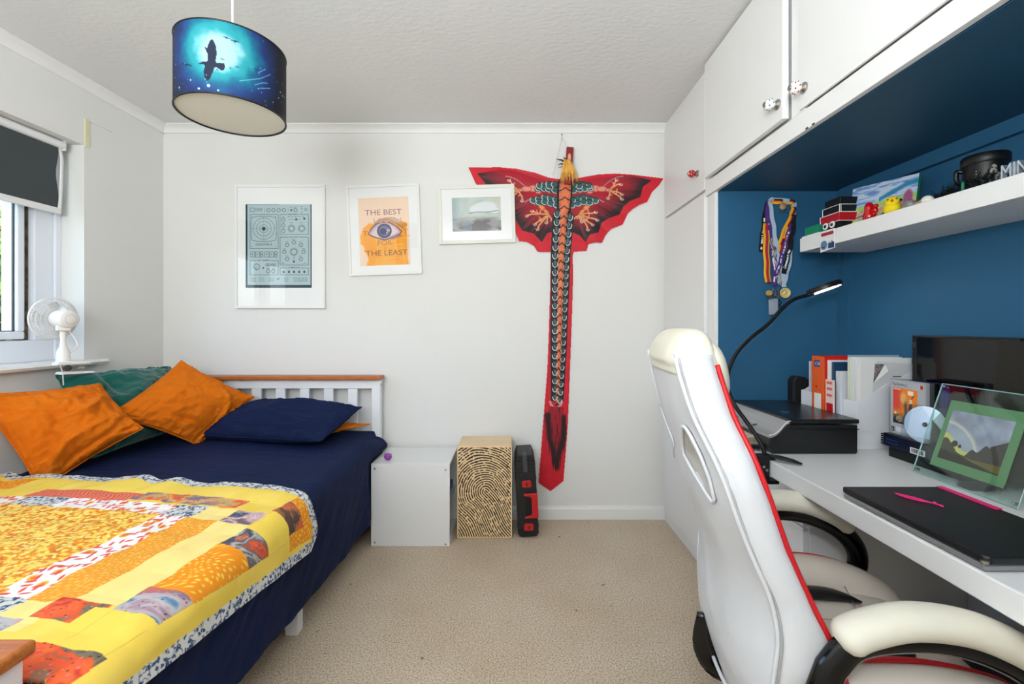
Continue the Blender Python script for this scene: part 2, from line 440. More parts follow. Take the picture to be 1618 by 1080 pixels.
obj('window_pane', bx(fx0 + .028, fx0 + .034, WY0 + .055, 1.28, WZ0 + .100, WZ1 - .055), M_glass, wf)
obj('sash_gap_dark', bx(fx0 + .004, fx1 - .03, WY1 - .1475, WY1 - .1145, WZ0 + .101, WZ1 - .056), mat('gap_shade_and_dirt', (52, 46, 38), .8, mottle=(40, .9, (120, 108, 86))), wf)  # dark strip colours in the shade of the open sash gap, mottled with edge dirt
struct('trim_7', board([(XL - .13, WZ0 - .02), (XL + .050, WZ0 - .024), (XL + .058, WZ0 - .012), (XL + .050, WZ0), (XL - .13, WZ0)], 'y', WY0, WY1 - .001)
       .add([], []).prism([(XL - .0, WZ0 - .02), (XL + .050, WZ0 - .024), (XL + .058, WZ0 - .012), (XL + .050, WZ0), (XL, WZ0)], 'y', WY1, WY1 + .075), M_trim)

# roller blind in the reveal
rb = thing('roller_blind', 'dark grey roller blind half drawn down over the window', 'blind', (XL - .06, 1.45, WZ1))
bxc = XL - .055
MG = mat('dark_blind_cloth', (66, 72, 74), 0.8, bump=(300, .2, .0006))
g = MB(); zs = np.linspace(1.735, 2.035, 18)
for i in range(17):
    g.add([(bxc, .78, zs[i]), (bxc, 2.165 + .006 * math.sin(i * .5), zs[i]), (bxc, 2.165 + .006 * math.sin((i + 1) * .5), zs[i + 1]), (bxc, .78, zs[i + 1]),
           (bxc - .002, .78, zs[i]), (bxc - .002, 2.165 + .006 * math.sin(i * .5), zs[i]), (bxc - .002, 2.165 + .006 * math.sin((i + 1) * .5), zs[i + 1]), (bxc - .002, .78, zs[i + 1])],
          [(0, 1, 2, 3), (7, 6, 5, 4), (1, 5, 6, 2)])
obj('fabric', g, MG, rb)
obj('hem_bar', bx(bxc - .006, bxc + .008, .78, 2.178, 1.708, 1.737), M_white, rb, bevel=.003)
obj('cassette', MB().tube([(bxc, .76, 2.045), (bxc, 2.19, 2.045)], .019, 14), M_white, rb, auto=40)
obj('bracket', bx(bxc - .02, bxc + .012, 2.19, 2.198, 2.02, 2.068), M_white, rb, bevel=.002)
obj('curled_edge', MB().tube(smoothpath([(bxc - .004, 2.178, 2.03), (bxc - .003, 2.190, 1.98), (bxc - .003, 2.188, 1.86), (bxc - .003, 2.180, 1.715)], 6), 1.0, 6, flat=(.010, .002), up=(1, 0, 0)), M_white, rb, smooth=True)

# the garden outside
struct('ground', bx(-90, XL - .35, -70, 90, -2.9, -2.8), mat('lawn', (96, 120, 62), .95, mottle=(3, .8, (70, 92, 44))))
tr = thing('garden_tree', 'leafy green tree outside the window', 'tree', (-5.6, 4.9, -2.8))
MBk = mat('bark', (92, 78, 62), .9, bump=(30, .6, .01)); g = MB(); rr = random.Random(3)
g.tube(smoothpath([(-5.6, 4.9, -2.8), (-5.55, 4.95, -1), (-5.7, 4.85, .6), (-5.5, 5.0, 2.4)], 5), [.16 - .006 * i for i in range(16)], 8)
tips = []
for i in range(46):
    z0 = rr.uniform(-.6, 2.3); a = rr.uniform(0, 2 * PI); l = rr.uniform(.8, 1.9)
    p0 = Vector((-5.6, 4.9, z0)); p1 = p0 + Vector((math.cos(a) * l, math.sin(a) * l, rr.uniform(-.1, .9)))
    mid = (p0 + p1) / 2 + Vector((0, 0, .12)); g.tube(smoothpath([p0, mid, p1], 3), [.035, .032, .028, .022, .016, .01, .006], 5); tips += [(p0, mid, p1)]
obj('trunk', g, MBk, tr, smooth=True)
vs = []; fs = []
for (p0, mid, p1) in tips:
    for k in range(150):
        t = rr.uniform(.25, 1.1); c = (p0.lerp(mid, t * 2) if t < .5 else mid.lerp(p1, t * 2 - 1)) + Vector([rr.gauss(0, .17) for _ in range(3)])
        u = Vector([rr.gauss(0, 1) for _ in range(3)]).normalized(); v_ = u.orthogonal().normalized(); s_ = rr.uniform(.03, .055); b0 = len(vs)
        vs += [c - u * s_, c + v_ * s_ * .45 + Vector((0, 0, .008)), c + u * s_, c - v_ * s_ * .45]; fs.append((b0, b0 + 1, b0 + 2, b0 + 3))
obj('foliage', MB().add(vs, fs), mat('leaf', (138, 170, 84), .6, mottle=(2, .9, (86, 120, 44))), tr, fix=False)['kind'] = 'stuff'
hg = MB()
for k in range(9000):
    c = Vector((rr.uniform(-8.6, -7.4), rr.uniform(3.5, 9.5), rr.uniform(-2.8, 2.2))); u = Vector([rr.gauss(0, 1) for _ in range(3)]).normalized(); v_ = u.orthogonal().normalized(); s_ = rr.uniform(.06, .12)
    hg.add([c - u * s_, c + v_ * s_ * .5, c + u * s_, c - v_ * s_ * .5], [(0, 1, 2, 3)])
tag(obj('hedge', hg, mat('hedge_leaf', (150, 176, 104), .7, mottle=(2, .9, (110, 140, 66))), None, fix=False), 'tall pale green hedge seen through the window behind the tree', 'hedge', kind='stuff')

# ================================================================== FITTED CUPBOARDS
AY = 2.03                        # alcove end wall
def knob(parent, loc, ball, dots=None):
    x, y, z = loc
    k = obj('knob', MB().lathe([(.0075, 0), (.0075, -.012), (.013, -.016), (.0175, -.024), (.0185, -.031), (.016, -.039), (.009, -.044), (.004, -.045)], (x, y, z), (1, 0, 0), 20), ball, parent, smooth=True)
    obj('rose', MB().lathe([(.017, 0), (.017, -.004), (.011, -.010), (.008, -.012)], (x, y, z), (1, 0, 0), 20), M_chrome, k, auto=35)
    obj('end_cap', MB().lathe([(.0095, -.0445), (.0085, -.047), (.003, -.050)], (x, y, z), (1, 0, 0), 14), M_chrome, k, auto=35)
    if dots:
        d = MB()
        for i in range(6):
            for (hh, rr_, of) in ((-.024, .0176, 0), (-.036, .0174, .5)):
                a = 2 * PI * (i + of) / 6
                d.ball((x + hh, y + (rr_ - .0008) * math.cos(a), z + (rr_ - .0008) * math.sin(a)), .0026, 8, 5)
        obj('dot', d, dots, k, smooth=True)['kind'] = 'stuff'
    return k
def hinge(parent, y, z):
    return obj('hinge', MB().tube([(XC - .009, y, z - .028), (XC - .009, y, z + .028)], .005, 8).box(XC - .007, XC + .002, y - .004, y + .012, z - .02, z + .02), M_unit, parent)
tc_ = thing('tall_cupboard', 'tall white built-in cupboard filling the back right corner, red knob on its upper door', 'cupboard', (XC, 2.39, 0))
g = bx(XC, XR, AY + .002, YB - .001, 0, ZC - .001); g.box(XC - .012, XC, AY + .004, AY + .078, 0, 1.774); g.box(XC - .004, XC, AY + .08, YB - .02, 0, .09)
g.box(XC - .006, XC, AY + .1, YB - .001, ZC - .045, ZC - .001)
obj('carcass', g, M_unit, tc_, bevel=.002)
obj('side_panel', bx(XC + .001, XR - .001, AY - .004, AY + .001, .725, 1.776), M_blue, tc_)['label'] = 'blue painted side panel'
d = obj('door', bx(XC - .020, XC - .002, AY + .097, YB - .055, 1.812, ZC - .055), M_unit, tc_, bevel=.002)
knob(d, (XC - .020, 2.205, 1.913), mat('red_glaze', (186, 30, 36), .15), mat('red_dot', (236, 190, 190), .2))
d = obj('door', bx(XC - .020, XC - .002, AY + .097, YB - .055, .075, 1.798), M_unit, tc_, bevel=.002)
hinge(tc_, YB - .047, 1.70); hinge(tc_, YB - .047, .30); hinge(tc_, YB - .047, 1.0)

oc = thing('overhead_cupboard', 'long white built-in cupboard above the blue desk alcove, spotted knobs', 'cupboard', (XC, .4, 1.776))
g = bx(XC, XR - .001, YF + .001, AY - .006, 1.782, ZC - .001)
g.box(XC - .018, XC, YF + .001, AY + .094, 1.777, 1.842)           # bottom rail
g.box(XC - .018, XC, YF + .001, AY + .095, ZC - .03, ZC - .001)
for ya, yb in ((2.085, 2.125), (1.395, 1.462), (.60, .665), (-.2, -.14)): g.box(XC - .018, XC, ya, yb, 1.842, ZC - .03)
obj('carcass', g, M_unit, oc, bevel=.0015)
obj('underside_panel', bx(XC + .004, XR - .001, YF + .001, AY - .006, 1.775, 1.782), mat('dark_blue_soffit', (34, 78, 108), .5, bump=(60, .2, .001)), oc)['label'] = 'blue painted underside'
d = obj('door', bx(XC - .040, XC - .0185, 1.474, 2.078, 1.850, ZC - .012), M_unit, oc, bevel=.002)
knob(d, (XC - .040, 1.500, 1.907), mat('white_glaze', (238, 236, 230), .15), mat('teal_dot', (20, 110, 140), .2))
d = obj('door', bx(XC - .026, XC - .0185, .675, 1.41, 1.846, ZC - .012), M_unit, oc, bevel=.001)
knob(d, (XC - .026, 1.385, 1.903), mat('pinkish_glaze', (240, 232, 226), .15), mat('crimson_dot', (160, 20, 50), .2))
d = obj('door', bx(XC - .026, XC - .0185, -.13, .59, 1.846, ZC - .012), M_unit, oc, bevel=.001)
hinge(oc, 2.090, 1.93 - .0); hinge(oc, 2.090, 2.20)
g = MB()
for yy in (1.385, 1.355): g.box(XC - .0190, XC - .0183, yy - .006, yy + .006, 1.777, 1.782)
obj('catch_plate', g, M_black, oc)

# floating shelf in the alcove
single('wall_shelf', bx(1.186, XR - .001, YF + .4, 1.877, 1.478, 1.534), M_white, 'thick white floating shelf on the blue alcove wall', 'shelf', bevel=.002)

# worktop and drawer unit
single('desk', bx(.856, XR - .001, YF + .2, AY - .006, .672, .725), M_white, 'long white worktop running through the blue alcove', 'desk', bevel=.003)
du = thing('drawer_unit', 'white drawer unit under the far end of the worktop', 'drawers', (.93, 1.73, 0))
obj('carcass', bx(.95, XR - .001, 1.455, AY - .01, 0, .671), M_white, du, bevel=.002)
for z0, z1 in ((.53, .662), (.29, .522), (.05, .282)):
    obj('drawer', bx(.93, .949, 1.457, AY - .014, z0, z1), M_white, du, bevel=.002)
# ================================================================== BED
M_bedw = mat('bed_white_paint', (236, 238, 240), 0.4)
bed = thing('bed', 'white slatted wooden bed with an orange pine cap on its headboard', 'bed', (-1.45, 1.72, 0))
BR0, BR1 = -.785, -.82         # right edge of the head end and the foot end
BL = -2.105
def lay(y): return BR0 + (BR1 - BR0) * (2.70 - y) / 1.95
HY = 2.70
for x in (BR0 - .05, BL): obj('post', bx(x, x + .05, HY - .045, HY, 0, .853), M_bedw, bed, bevel=.003)
obj('headboard_cap', MB().box(BL - .006, BR0 + .008, HY - .075, HY + .018, .855, .878), M_wood, bed, bevel=.006, seg=3)
obj('rail', bx(BL + .05, BR0 - .05, HY - .038, HY - .012, .802, .854), M_bedw, bed, bevel=.002)
obj('rail', bx(BL + .05, BR0 - .05, HY - .038, HY - .012, .30, .38), M_bedw, bed, bevel=.002)
x = BR0 - .05 - .088 - .055
while x > BL + .06:
    obj('slat', bx(x, x + .055, HY - .034, HY - .016, .38, .803), M_bedw, bed, bevel=.002); x -= .1420
FY = .757
for x in (BR1 - .05, BL): obj('post', bx(x, x + .05, FY - .05, FY, 0, .622), M_bedw, bed, bevel=.003)
obj('footboard_cap', MB().box(BL - .006, BR1 + .012, FY - .075, FY + .012, .624, .648), M_wood, bed, bevel=.007, seg=3)
obj('rail', bx(BL + .05, BR1 - .05, FY - .038, FY - .012, .56, .622), M_bedw, bed, bevel=.002)
obj('rail', bx(BL + .05, BR1 - .05, FY - .038, FY - .012, .22, .30), M_bedw, bed, bevel=.002)
x = BR1 - .05 - .088 - .055
while x > BL + .06:
    obj('slat', bx(x, x + .055, FY - .034, FY - .016, .30, .561), M_bedw, bed, bevel=.002); x -= .1420
obj('bolt', MB().lathe([(.011, 0), (.011, .003), (.006, .004), (.005, .002)], (BR1, FY - .030, .560), (1, 0, 0), 16), M_chrome, bed)
obj('bolt', MB().lathe([(.006, 0), (.006, .003), (.003, .004)], (BR0, HY - .03, .825), (1, 0, 0), 12), M_chrome, bed)
g = MB(); 
for (xa) in (BL + .01,): g.box(xa, xa + .025, FY, HY - .045, .20, .32)
obj('side_rail', g, M_bedw, bed)
obj('side_rail', bx(-.85, -.825, FY, HY - .045, .20, .32), M_bedw, bed, bevel=.002)
obj('leg', bx(-.868, -.82, 1.715, 1.76, 0, .21), M_bedw, bed, bevel=.002)
obj('leg', bx(BL + .02, BL + .07, 1.715, 1.76, 0, .21), M_bedw, bed, bevel=.002)
obj('leg', bx(-1.5, -1.45, 1.715, 1.76, 0, .21), M_bedw, bed, bevel=.002)
obj('base_slats', bx(BL + .036, -.852, FY + .01, HY - .05, .28, .31), M_wood, bed)
single('mattress', bx(BL + .01, -.80, FY + .02, HY - .06, .315, .525), mat('mattress_cloth', (228, 226, 220), .9),
       'thick mattress wholly covered by the navy sheet', 'mattress', bevel=.03, seg=4)

# navy fitted sheet / throw: flat over the mattress, falling down the right side
M_navy = mat('navy_cotton', (19, 34, 74), 0.8, bump=(40, .45, .0025, (1, 6, 6)), mottle=(1.6, .6, (12, 24, 48)), spec=.2)
NX, NY = 170, 300
us = np.linspace(0, 1, NX); vs_ = np.linspace(0, 1, NY)
U, V = np.meshgrid(us, vs_)
Yg = .772 + (2.645 - .772) * V
XE = -.752 - .016 * (V > 2)                       # right edge
topw = XE - (BL + .005)
hang = .44
q = U * (topw + .05 + hang)
R_ = .055
flat = topw - R_
th = np.clip((q - flat) / R_, 0, PI / 2 * .96)
dn = np.clip(q - flat - R_ * PI / 2 * .96, 0, None)
wr = (fbm(q * 2.2, Yg * 17, 5, 4) - .5) * .012 + (fbm(q * 3, Yg * 60 + q * 9, 9, 3) - .5) * .006
soft = .022 * np.sin(PI * np.clip(q / topw, 0, 1)) * 1.0
X_ = BL + .005 + np.where(q < flat, q, flat + R_ * np.sin(th) - dn * .02)
Z_ = .548 + soft * (1 - th / 1.6) - np.where(q < flat, 0, R_ * (1 - np.cos(th)) + dn) + wr * np.cos(th)
# folds in the hanging side
fold = (fbm(Yg * 5.0 + dn * 2.2, dn * 3.0 + 3, 21, 4) - .5) * .034 * np.clip(dn / .12, 0, 1) + (fbm(Yg * 26 + dn * 20, dn * 5, 25, 2) - .5) * .006
X_ = X_ + fold * (th > 0)
Z_ = np.where(dn > 0, np.maximum(Z_, .02), Z_)
X_ += .012 * sstep(2.30, 2.6, Yg) * np.sin(np.clip(th, 0, 1.5)) * (1 - np.clip(dn / .35, 0, 1)) * 1.0
# pulled-down end near the headboard
tk = sstep(2.40, 2.645, Yg)
Z_ = Z_ - tk * .03 * (th > 0) 
# lower hem runs a little uneven
zhem = np.interp(Yg, [.8, 1.24, 1.7, 2.2, 2.6], [.205, .195, .160, .125, .135]) + .012 * (fbm(Yg * 4, Yg * 0, 4) - .5)
ztop = .548 - R_
Z_ = np.where(dn > 0, ztop + (zhem - ztop) * np.clip(dn / (hang + .05 - R_ * .6), 0, 1), Z_)
X_ = np.where((Yg > 2.37) & (Z_ < .455), np.minimum(X_, -.768), X_)
co = np.stack([X_, Yg, Z_], -1).reshape(-1, 3); idx = np.arange(NX * NY).reshape(NY, NX)
fq = np.stack([idx[:-1, :-1], idx[:-1, 1:], idx[1:, 1:], idx[1:, :-1]], -1).reshape(-1, 4)
o = single('bed_sheet', MB().add(co.tolist(), fq.tolist()), M_navy, 'navy blue sheet over the bed, falling down its right side', 'sheet', smooth=True, fix=False)
md = o.modifiers.new('thickness', 'SOLIDIFY'); md.thickness = .003; md.offset = -1

# ---- patchwork quilt
QT = math.radians(7.5); QO = np.array([-.62, 1.60]); A0, A1, B0, B1 = -.034, 1.46, -.03, .90
cv = Canvas(A0, B0, A1, B1, 860, 540, (246, 214, 92))
A, B = cv.X, cv.Y
YEL = (248, 216, 88); PALE = (250, 226, 140); ORG = (244, 150, 26)
cv.c += (fbm(A * 14, B * 14, 3)[..., None] - .5) * np.array([.05, .07, .16])
def region(a0, a1, b0, b1, wob=.004):
    n_ = (fbm(A * 9, B * 9, 77) - .5) * 2 * wob; m_ = (fbm(A * 9, B * 9, 78) - .5) * 2 * wob
    return ((A + n_ > a0) & (A + n_ < a1) & (B + m_ > b0) & (B + m_ < b1)).astype(float)
def dots(msk, s_=62, base=ORG, dot=(252, 214, 84), warp=1.0, seed=1):
    cv.blend(msk, base)
    wx = A * s_ + 2.2 * warp * np.sin(B * 26); wy = B * s_ + 2.2 * warp * np.sin(A * 30)
    d, i_ = cells(wx, wy, seed, .45); cv.blend(msk * np.clip((.22 + .16 * i_ - d) * 6, 0, 1), dot)
def marble(msk, cols, seed):
    n_ = fbm(A * 11 + 3 * fbm(A * 8, B * 8, seed + 5), B * 17 + 4 * fbm(A * 9, B * 6, seed + 9), seed, 5)
    t = np.clip((n_ - .28) / .46, 0, .999) * (len(cols) - 1); k = t.astype(int); f = (t - k)[..., None]; cc = np.array(cols, float) / 255.0
    colr = cc[k] * (1 - f) + cc[np.minimum(k + 1, len(cols) - 1)] * f
    mm = msk[..., None]; cv.c = cv.c * (1 - mm) + colr * mm
    d, i_ = cells(A * 75, B * 75, seed + 30, 1.0)
    cv.blend(msk * np.clip((.17 - d) * 9, 0, 1) * (i_ > .72), (40, 30, 34)); cv.blend(msk * np.clip((.2 - d) * 9, 0, 1) * (i_ < .14), (236, 130, 150))
    cv.blend(msk * np.clip((.13 - d) * 9, 0, 1) * ((i_ > .2) & (i_ < .28)), (246, 220, 120))
def floral_navy(msk, s_=60, seed=4):
    cv.blend(msk, (216, 217, 212))
    n_ = np.abs(fbm(A * s_ * .9, B * s_ * .9, seed, 3) - .5); cv.blend(msk * np.clip((.055 - n_) * 30, 0, 1), (44, 70, 110), .9)
    d, i_ = cells(A * s_, B * s_, seed + 2, 1.0)
    ang = np.arctan2(B * s_ - np.floor(B * s_) - .5, A * s_ - np.floor(A * s_) - .5)
    cv.blend(msk * (d < .12 + .26 * np.abs(np.sin(ang * 4))) * (i_ > .35), (30, 56, 98), .9)
    cv.blend(msk * (d < .25) * (i_ < .2), (196, 190, 176), .8)
def petals(msk, s_=24, seed=6):
    cv.blend(msk, (246, 242, 238))
    d, i_ = cells(A * s_, B * s_, seed, .8); cv.blend(msk * (d < .27) * (i_ < .4), (244, 182, 60)); cv.blend(msk * (d < .13) * (i_ < .4), (232, 120, 50))
    for sd, rot in ((11, .5), (12, 1.9)):
        c_, q_ = math.cos(rot), math.sin(rot); UU = (A * c_ + B * q_) * 22; VV = (-A * q_ + B * c_) * 62
        d, i_ = cells(UU, VV, sd, .9); cv.blend(msk * np.clip((.30 - d) * 9, 0, 1) * (i_ > .42), (226, 84, 74))
# centre
ctr = region(.452, 1.9, .25, .672)
cv.blend(ctr, (240, 152, 36)); 
n_ = fbm(A * 95, B * 110, 8, 3); cv.blend(ctr * np.clip((n_ - .5) * 14, 0, 1), (250, 216, 96)); cv.blend(ctr * np.clip((.36 - n_) * 14, 0, 1), (214, 116, 34))
d, i_ = cells(A * 66, B * 80, 15, 1.0); cv.blend(ctr * (d < .33) * (i_ > .5), (250, 228, 130))
cv.blend(ctr * np.clip((.02 - np.abs(fbm(A * 22, B * 16, 19, 3) - .5)) * 60, 0, 1), (206, 190, 90), .7)
petals(region(.362, .452, .25, .668)); petals(region(.452, .86, .178, .25))
floral_navy(region(.352, .460, .172, .25)); floral_navy(region(.86, 1.02, .178, .25)); floral_navy(region(.352, .46, .668, .74))
petals(region(.46, 1.9, .668, .74)); petals(region(1.02, 1.9, .178, .25))
dots(region(.252, .362, .25, .668), 84, (242, 160, 44), (250, 206, 100), .6)
cv.blend(region(.145, .252, .25, .652), PALE); cv.blend(region(.252, .352, .172, .25), PALE)
cv.blend(region(.252, .352, .668, .76), PALE)
MG1 = [(70, 84, 104), (150, 142, 150), (196, 160, 170), (226, 208, 204), (176, 120, 128), (110, 100, 110)]
MG2 = [(90, 70, 60), (170, 110, 70), (226, 96, 56), (196, 90, 70), (120, 120, 112), (60, 70, 84)]
MG3 = [(108, 100, 88), (128, 116, 96), (236, 88, 44), (244, 110, 60), (206, 52, 40), (120, 108, 92)]
MG4 = [(54, 92, 136), (120, 150, 178), (188, 190, 190), (196, 170, 176), (140, 120, 140), (206, 110, 96)]
marble(region(.268, .66, .095, .165), [(150, 150, 120), (226, 92, 52), (236, 110, 66), (222, 190, 110), (170, 120, 130), (120, 120, 130)], 41)
cc = region(.66, 1.06, .105, .18); cv.blend(cc, (226, 84, 66)); cv.blend(cc * (np.sin(A * 420 + 4 * np.sin(B * 90)) > .1), (244, 160, 120), .8)
dots(region(1.2, 1.9, .03, .12), 62)
marble(region(.150, .250, .170, .252), MG1, 42)
dots(region(.012, .148, -.012, .150), 60); marble(region(.062, .148, .060, .150), MG2, 43)
cv.blend(region(.045, .145, .150, .272), YEL)
marble(region(.045, .145, .272, .372), [(226, 96, 60), (160, 90, 76), (110, 120, 124), (210, 200, 190), (60, 76, 96), (214, 120, 90)], 44)
dots(region(.045, .145, .372, .575), 56); marble(region(.045, .150, .575, .665), MG4, 45)
marble(region(.160, .285, .652, .715), MG3, 46); cv.blend(region(.045, .185, .665, .77), YEL)
marble(region(.040, .185, .772, .862), MG3, 47); dots(region(.02, .13, .862, .93), 44)
marble(region(.285, .36, .722, .80), MG4, 48)
# seams
for a_ in (.046, .145): cv.blend(np.clip((.0009 - np.abs(A - a_ + (fbm(A * 9, B * 9, 77) - .5) * .008)) * 1500, 0, 1) * (B > .15), (196, 150, 60), .5)
# binding
wob = .006 * np.sin(B * 40) * 0
edge = np.minimum(A - A0, 9); bd = np.maximum((A < -.002 + (fbm(A * 3, B * 22, 5) - .5) * .01), (B < .008 + (fbm(A * 22, B * 3, 6) - .5) * .014)).astype(float)
floral_navy(bd, 62, 9)
def qpos(A, B):
    x = QO[0] - A * math.cos(QT) - B * math.sin(QT); y = QO[1] + A * math.sin(QT) - B * math.cos(QT)
    y = y + .006 * np.sin(A * 23 + 2 * np.sin(A * 9)) * sstep(.12, 0, B)                    # wavy far edge
    Rq = .045; xe = -.742; q0 = xe - Rq; t = x - q0; th = np.clip(t / Rq, 0, PI / 2 * .93); e_ = np.clip(t - Rq * PI / 2 * .93, 0, None)
    X = np.where(t < 0, x, q0 + Rq * np.sin(th)) + e_ * .12
    sag = .022 * np.sin(PI * np.clip((x - BL) / (xe - BL), 0, 1))
    puff = (fbm(A * 9, B * 9, 31, 3) - .5) * .012 + .004 * np.abs(np.sin(A * 30)) * np.abs(np.sin(B * 30)) + .009 * sstep(.12, 0, B) * (.5 + .5 * np.sin(A * 23 + 2 * np.sin(A * 9)))
    Z = .5555 + sag + (puff + .008) * np.cos(th) - np.where(t < 0, 0, Rq * (1 - np.cos(th)) + e_ * .99)
    X = X + (.010 + puff * .6) * np.sin(th)
    return X, y, Z
qx, qy, qz = qpos(A, B)
corner = (np.clip(.05 - (A - A0), 0, None) + np.clip(.05 - (B - B0), 0, None)) < .068
msk = (qx > BL + .012) & ~((qy < .775) & (qx < -.795)) & corner & (qy > .62)
M_quilt = mat('quilt_cotton', rough=.88, vc=True, bump=(240, .3, .001))
o = sheet('patchwork_quilt', cv, qpos, M_quilt, None, msk, thick=.009)
tag(o, 'yellow and orange patchwork quilt with navy floral edging over the near half of the bed', 'quilt')

# ---- pillows and cushions: four corner points, puffed between
def pillow(name, c, thick, label, cat, m, pinch=.10, seed=0, group=None, wr=.012, n_=90, side=None, tips=0.06, folds=None):
    c = [np.array(p, float) for p in c]                    # c00 c10 c11 c01
    nrm = np.cross(c[1] - c[0], c[3] - c[0]) + np.cross(c[2] - c[1], c[3] - c[2]); nrm /= np.linalg.norm(nrm)
    if side is not None and np.dot(nrm, side) < 0: nrm = -nrm
    t = np.linspace(-1, 1, n_); t = np.sign(t) * (1 - (1 - np.abs(t)) ** 1.25); U, V = np.meshgrid(t, t)
    u = U * (1 - pinch * (1 - V * V) * (1)); v = V * (1 - pinch * (1 - U * U))
    a = (u + 1) / 2; b = (v + 1) / 2
    base = sum(np.multiply.outer(w_, p) for w_, p in (((1 - a) * (1 - b), c[0]), (a * (1 - b), c[1]), (a * b, c[2]), ((1 - a) * b, c[3])))
    h = (np.clip(1 - U ** 2, 0, 1) ** .55) * (np.clip(1 - V ** 2, 0, 1) ** .55) * (1 - .12 * U * U * V * V)
    L_ = np.linalg.norm(c[1] - c[0]); W_ = np.linalg.norm(c[3] - c[0])
    ed = np.clip(1 - np.maximum(np.abs(U), np.abs(V)), 0, 1)
    wr = wr * 1.9
    ruck = (fbm(U * 2.2 + 7, V * 2.2, seed, 4) - .5) * wr * 3.0 * h + (fbm(U * 13 + .8 * V, V * 2.6 + seed, seed + 3, 3) - .5) * wr * 1.3 * np.exp(-ed * 4) \
        + (fbm(U * 2.6, V * 13, seed + 8, 3) - .5) * wr * 1.3 * np.exp(-ed * 4)
    if folds is not None:
        for (fx_, fy_, ang, ln, am, wd) in folds:
            cu, su = math.cos(ang), math.sin(ang); p_ = (U - fx_) * cu + (V - fy_) * su; r_ = -(U - fx_) * su + (V - fy_) * cu + .12 * np.sin(p_ * 3 + fx_ * 5)
            ruck = ruck + 1.5 * am * np.exp(-(r_ / wd) ** 2) * np.exp(-(p_ / ln) ** 2)
    top = base + (h * thick / 2 + ruck + .002)[..., None] * nrm; bot = base - (h * thick / 2 + ruck * .2 + .002)[..., None] * nrm
    rim = top * .5 + bot * .5
    vs = np.concatenate([top.reshape(-1, 3), bot.reshape(-1, 3)]); idx = np.arange(n_ * n_).reshape(n_, n_); N = n_ * n_
    f1 = np.stack([idx[:-1, :-1], idx[:-1, 1:], idx[1:, 1:], idx[1:, :-1]], -1).reshape(-1, 4); f2 = f1[:, ::-1] + N
    bd_ = list(idx[0, :]) + list(idx[1:, -1]) + list(idx[-1, -2::-1]) + list(idx[-2:0:-1, 0]); f3 = [(bd_[i], bd_[i - 1], bd_[i - 1] + N, bd_[i] + N) for i in range(len(bd_))]
    g = MB().add(vs.tolist(), f1.tolist() + f2.tolist() + [tuple(map(int, f)) for f in f3])
    cen = sum(c) / 4
    root = thing(name, label, cat, tuple(cen), 0, group)
    obj('cushion_cover', g, m, root, smooth=True)
    rp = np.concatenate([(top[0, :] + bot[0, :]) / 2, (top[1:, -1] + bot[1:, -1]) / 2, (top[-1, -2::-1] + bot[-1, -2::-1]) / 2, (top[-2:0:-1, 0] + bot[-2:0:-1, 0]) / 2])
    obj('edge_seam', MB().tube([tuple(p) for p in rp[::2]], .0035, 6, closed=True), m, root, smooth=True)
    return root
M_orange = mat('orange_cotton', (222, 116, 16), .85, bump=(220, .4, .001), mottle=(3, .5, (206, 98, 10)), spec=.2)
M_green = mat('green_velvet', (10, 96, 84), .75, bump=(90, .25, .001), mottle=(3, .6, (6, 76, 70)), sheen=.35, spec=.2)
pillow('pillow', [(-1.83, 1.96, .60), (-1.77, 2.60, .62), (-2.02, 2.66, .93), (-2.065, 2.04, .955)], .20,
       'large green velvet pillow leaning on the wall behind the orange cushions', 'pillow', M_green, .05, 11, wr=.014, side=(1, -.5, .4),
       folds=[(-.75, .5, 1.2, .4, .012, .10), (-.4, .6, 1.4, .5, -.01, .08), (.1, -.5, .9, .7, .010, .1)])
pillow('cushion', [P(64, 776, 1.83), P(226, 676, 2.05), P(158, 606, 2.10), P(-46, 622, 1.74)], .20,
       'orange cotton cushion slumped in the left corner of the bed below the fan', 'cushion', M_orange, .07, 23, 'orange scatter cushions', wr=.016, side=(1, -1, .4),
       folds=[(.5, .2, .35, .5, .018, .10), (.55, .5, -.4, .4, -.016, .09), (-.2, -.6, .45, .8, .014, .08), (0, -.8, .4, .8, -.012, .07), (.1, .1, .3, .5, .010, .07), (.8, 0, 1.2, .3, .012, .08)])
pillow('cushion', [P(314, 703, 2.34), P(402, 627, 2.56), P(286, 570, 2.46), P(170, 656, 2.06)], .17,
       'orange cotton cushion standing on one corner between the green and navy pillows', 'cushion', M_orange, .07, 5, 'orange scatter cushions', wr=.012, side=(1, -1, .6),
       folds=[(.3, -.6, .7, .7, .010, .08), (-.6, -.2, 1.4, .5, -.010, .08), (0, .4, .3, .6, .006, .12)])
pillow('pillow', [(-1.665, 2.36, .60), (-.955, 2.225, .602), (-.875, 2.60, .705), (-1.50, 2.60, .735)], .19,
       'navy blue pillow lying against the slatted headboard', 'pillow', M_navy, .02, 31, wr=.012, side=(0, -1, 1),
       folds=[(-.2, -.5, .1, .8, .008, .06), (.3, -.7, .15, .6, -.008, .06), (.5, -.6, .3, .5, .009, .05), (0, 0, 1.4, .6, .008, .2)])
pillow('cushion', [(-1.20, 2.42, .575), (-1.12, 2.40, .575), (-.834, 2.622, .602), (-1.15, 2.63, .61)], .035,
       'orange cushion hidden under the navy pillow with one corner poking out', 'cushion', M_orange, .05, 40, wr=.003, side=(0, 0, 1), n_=30)

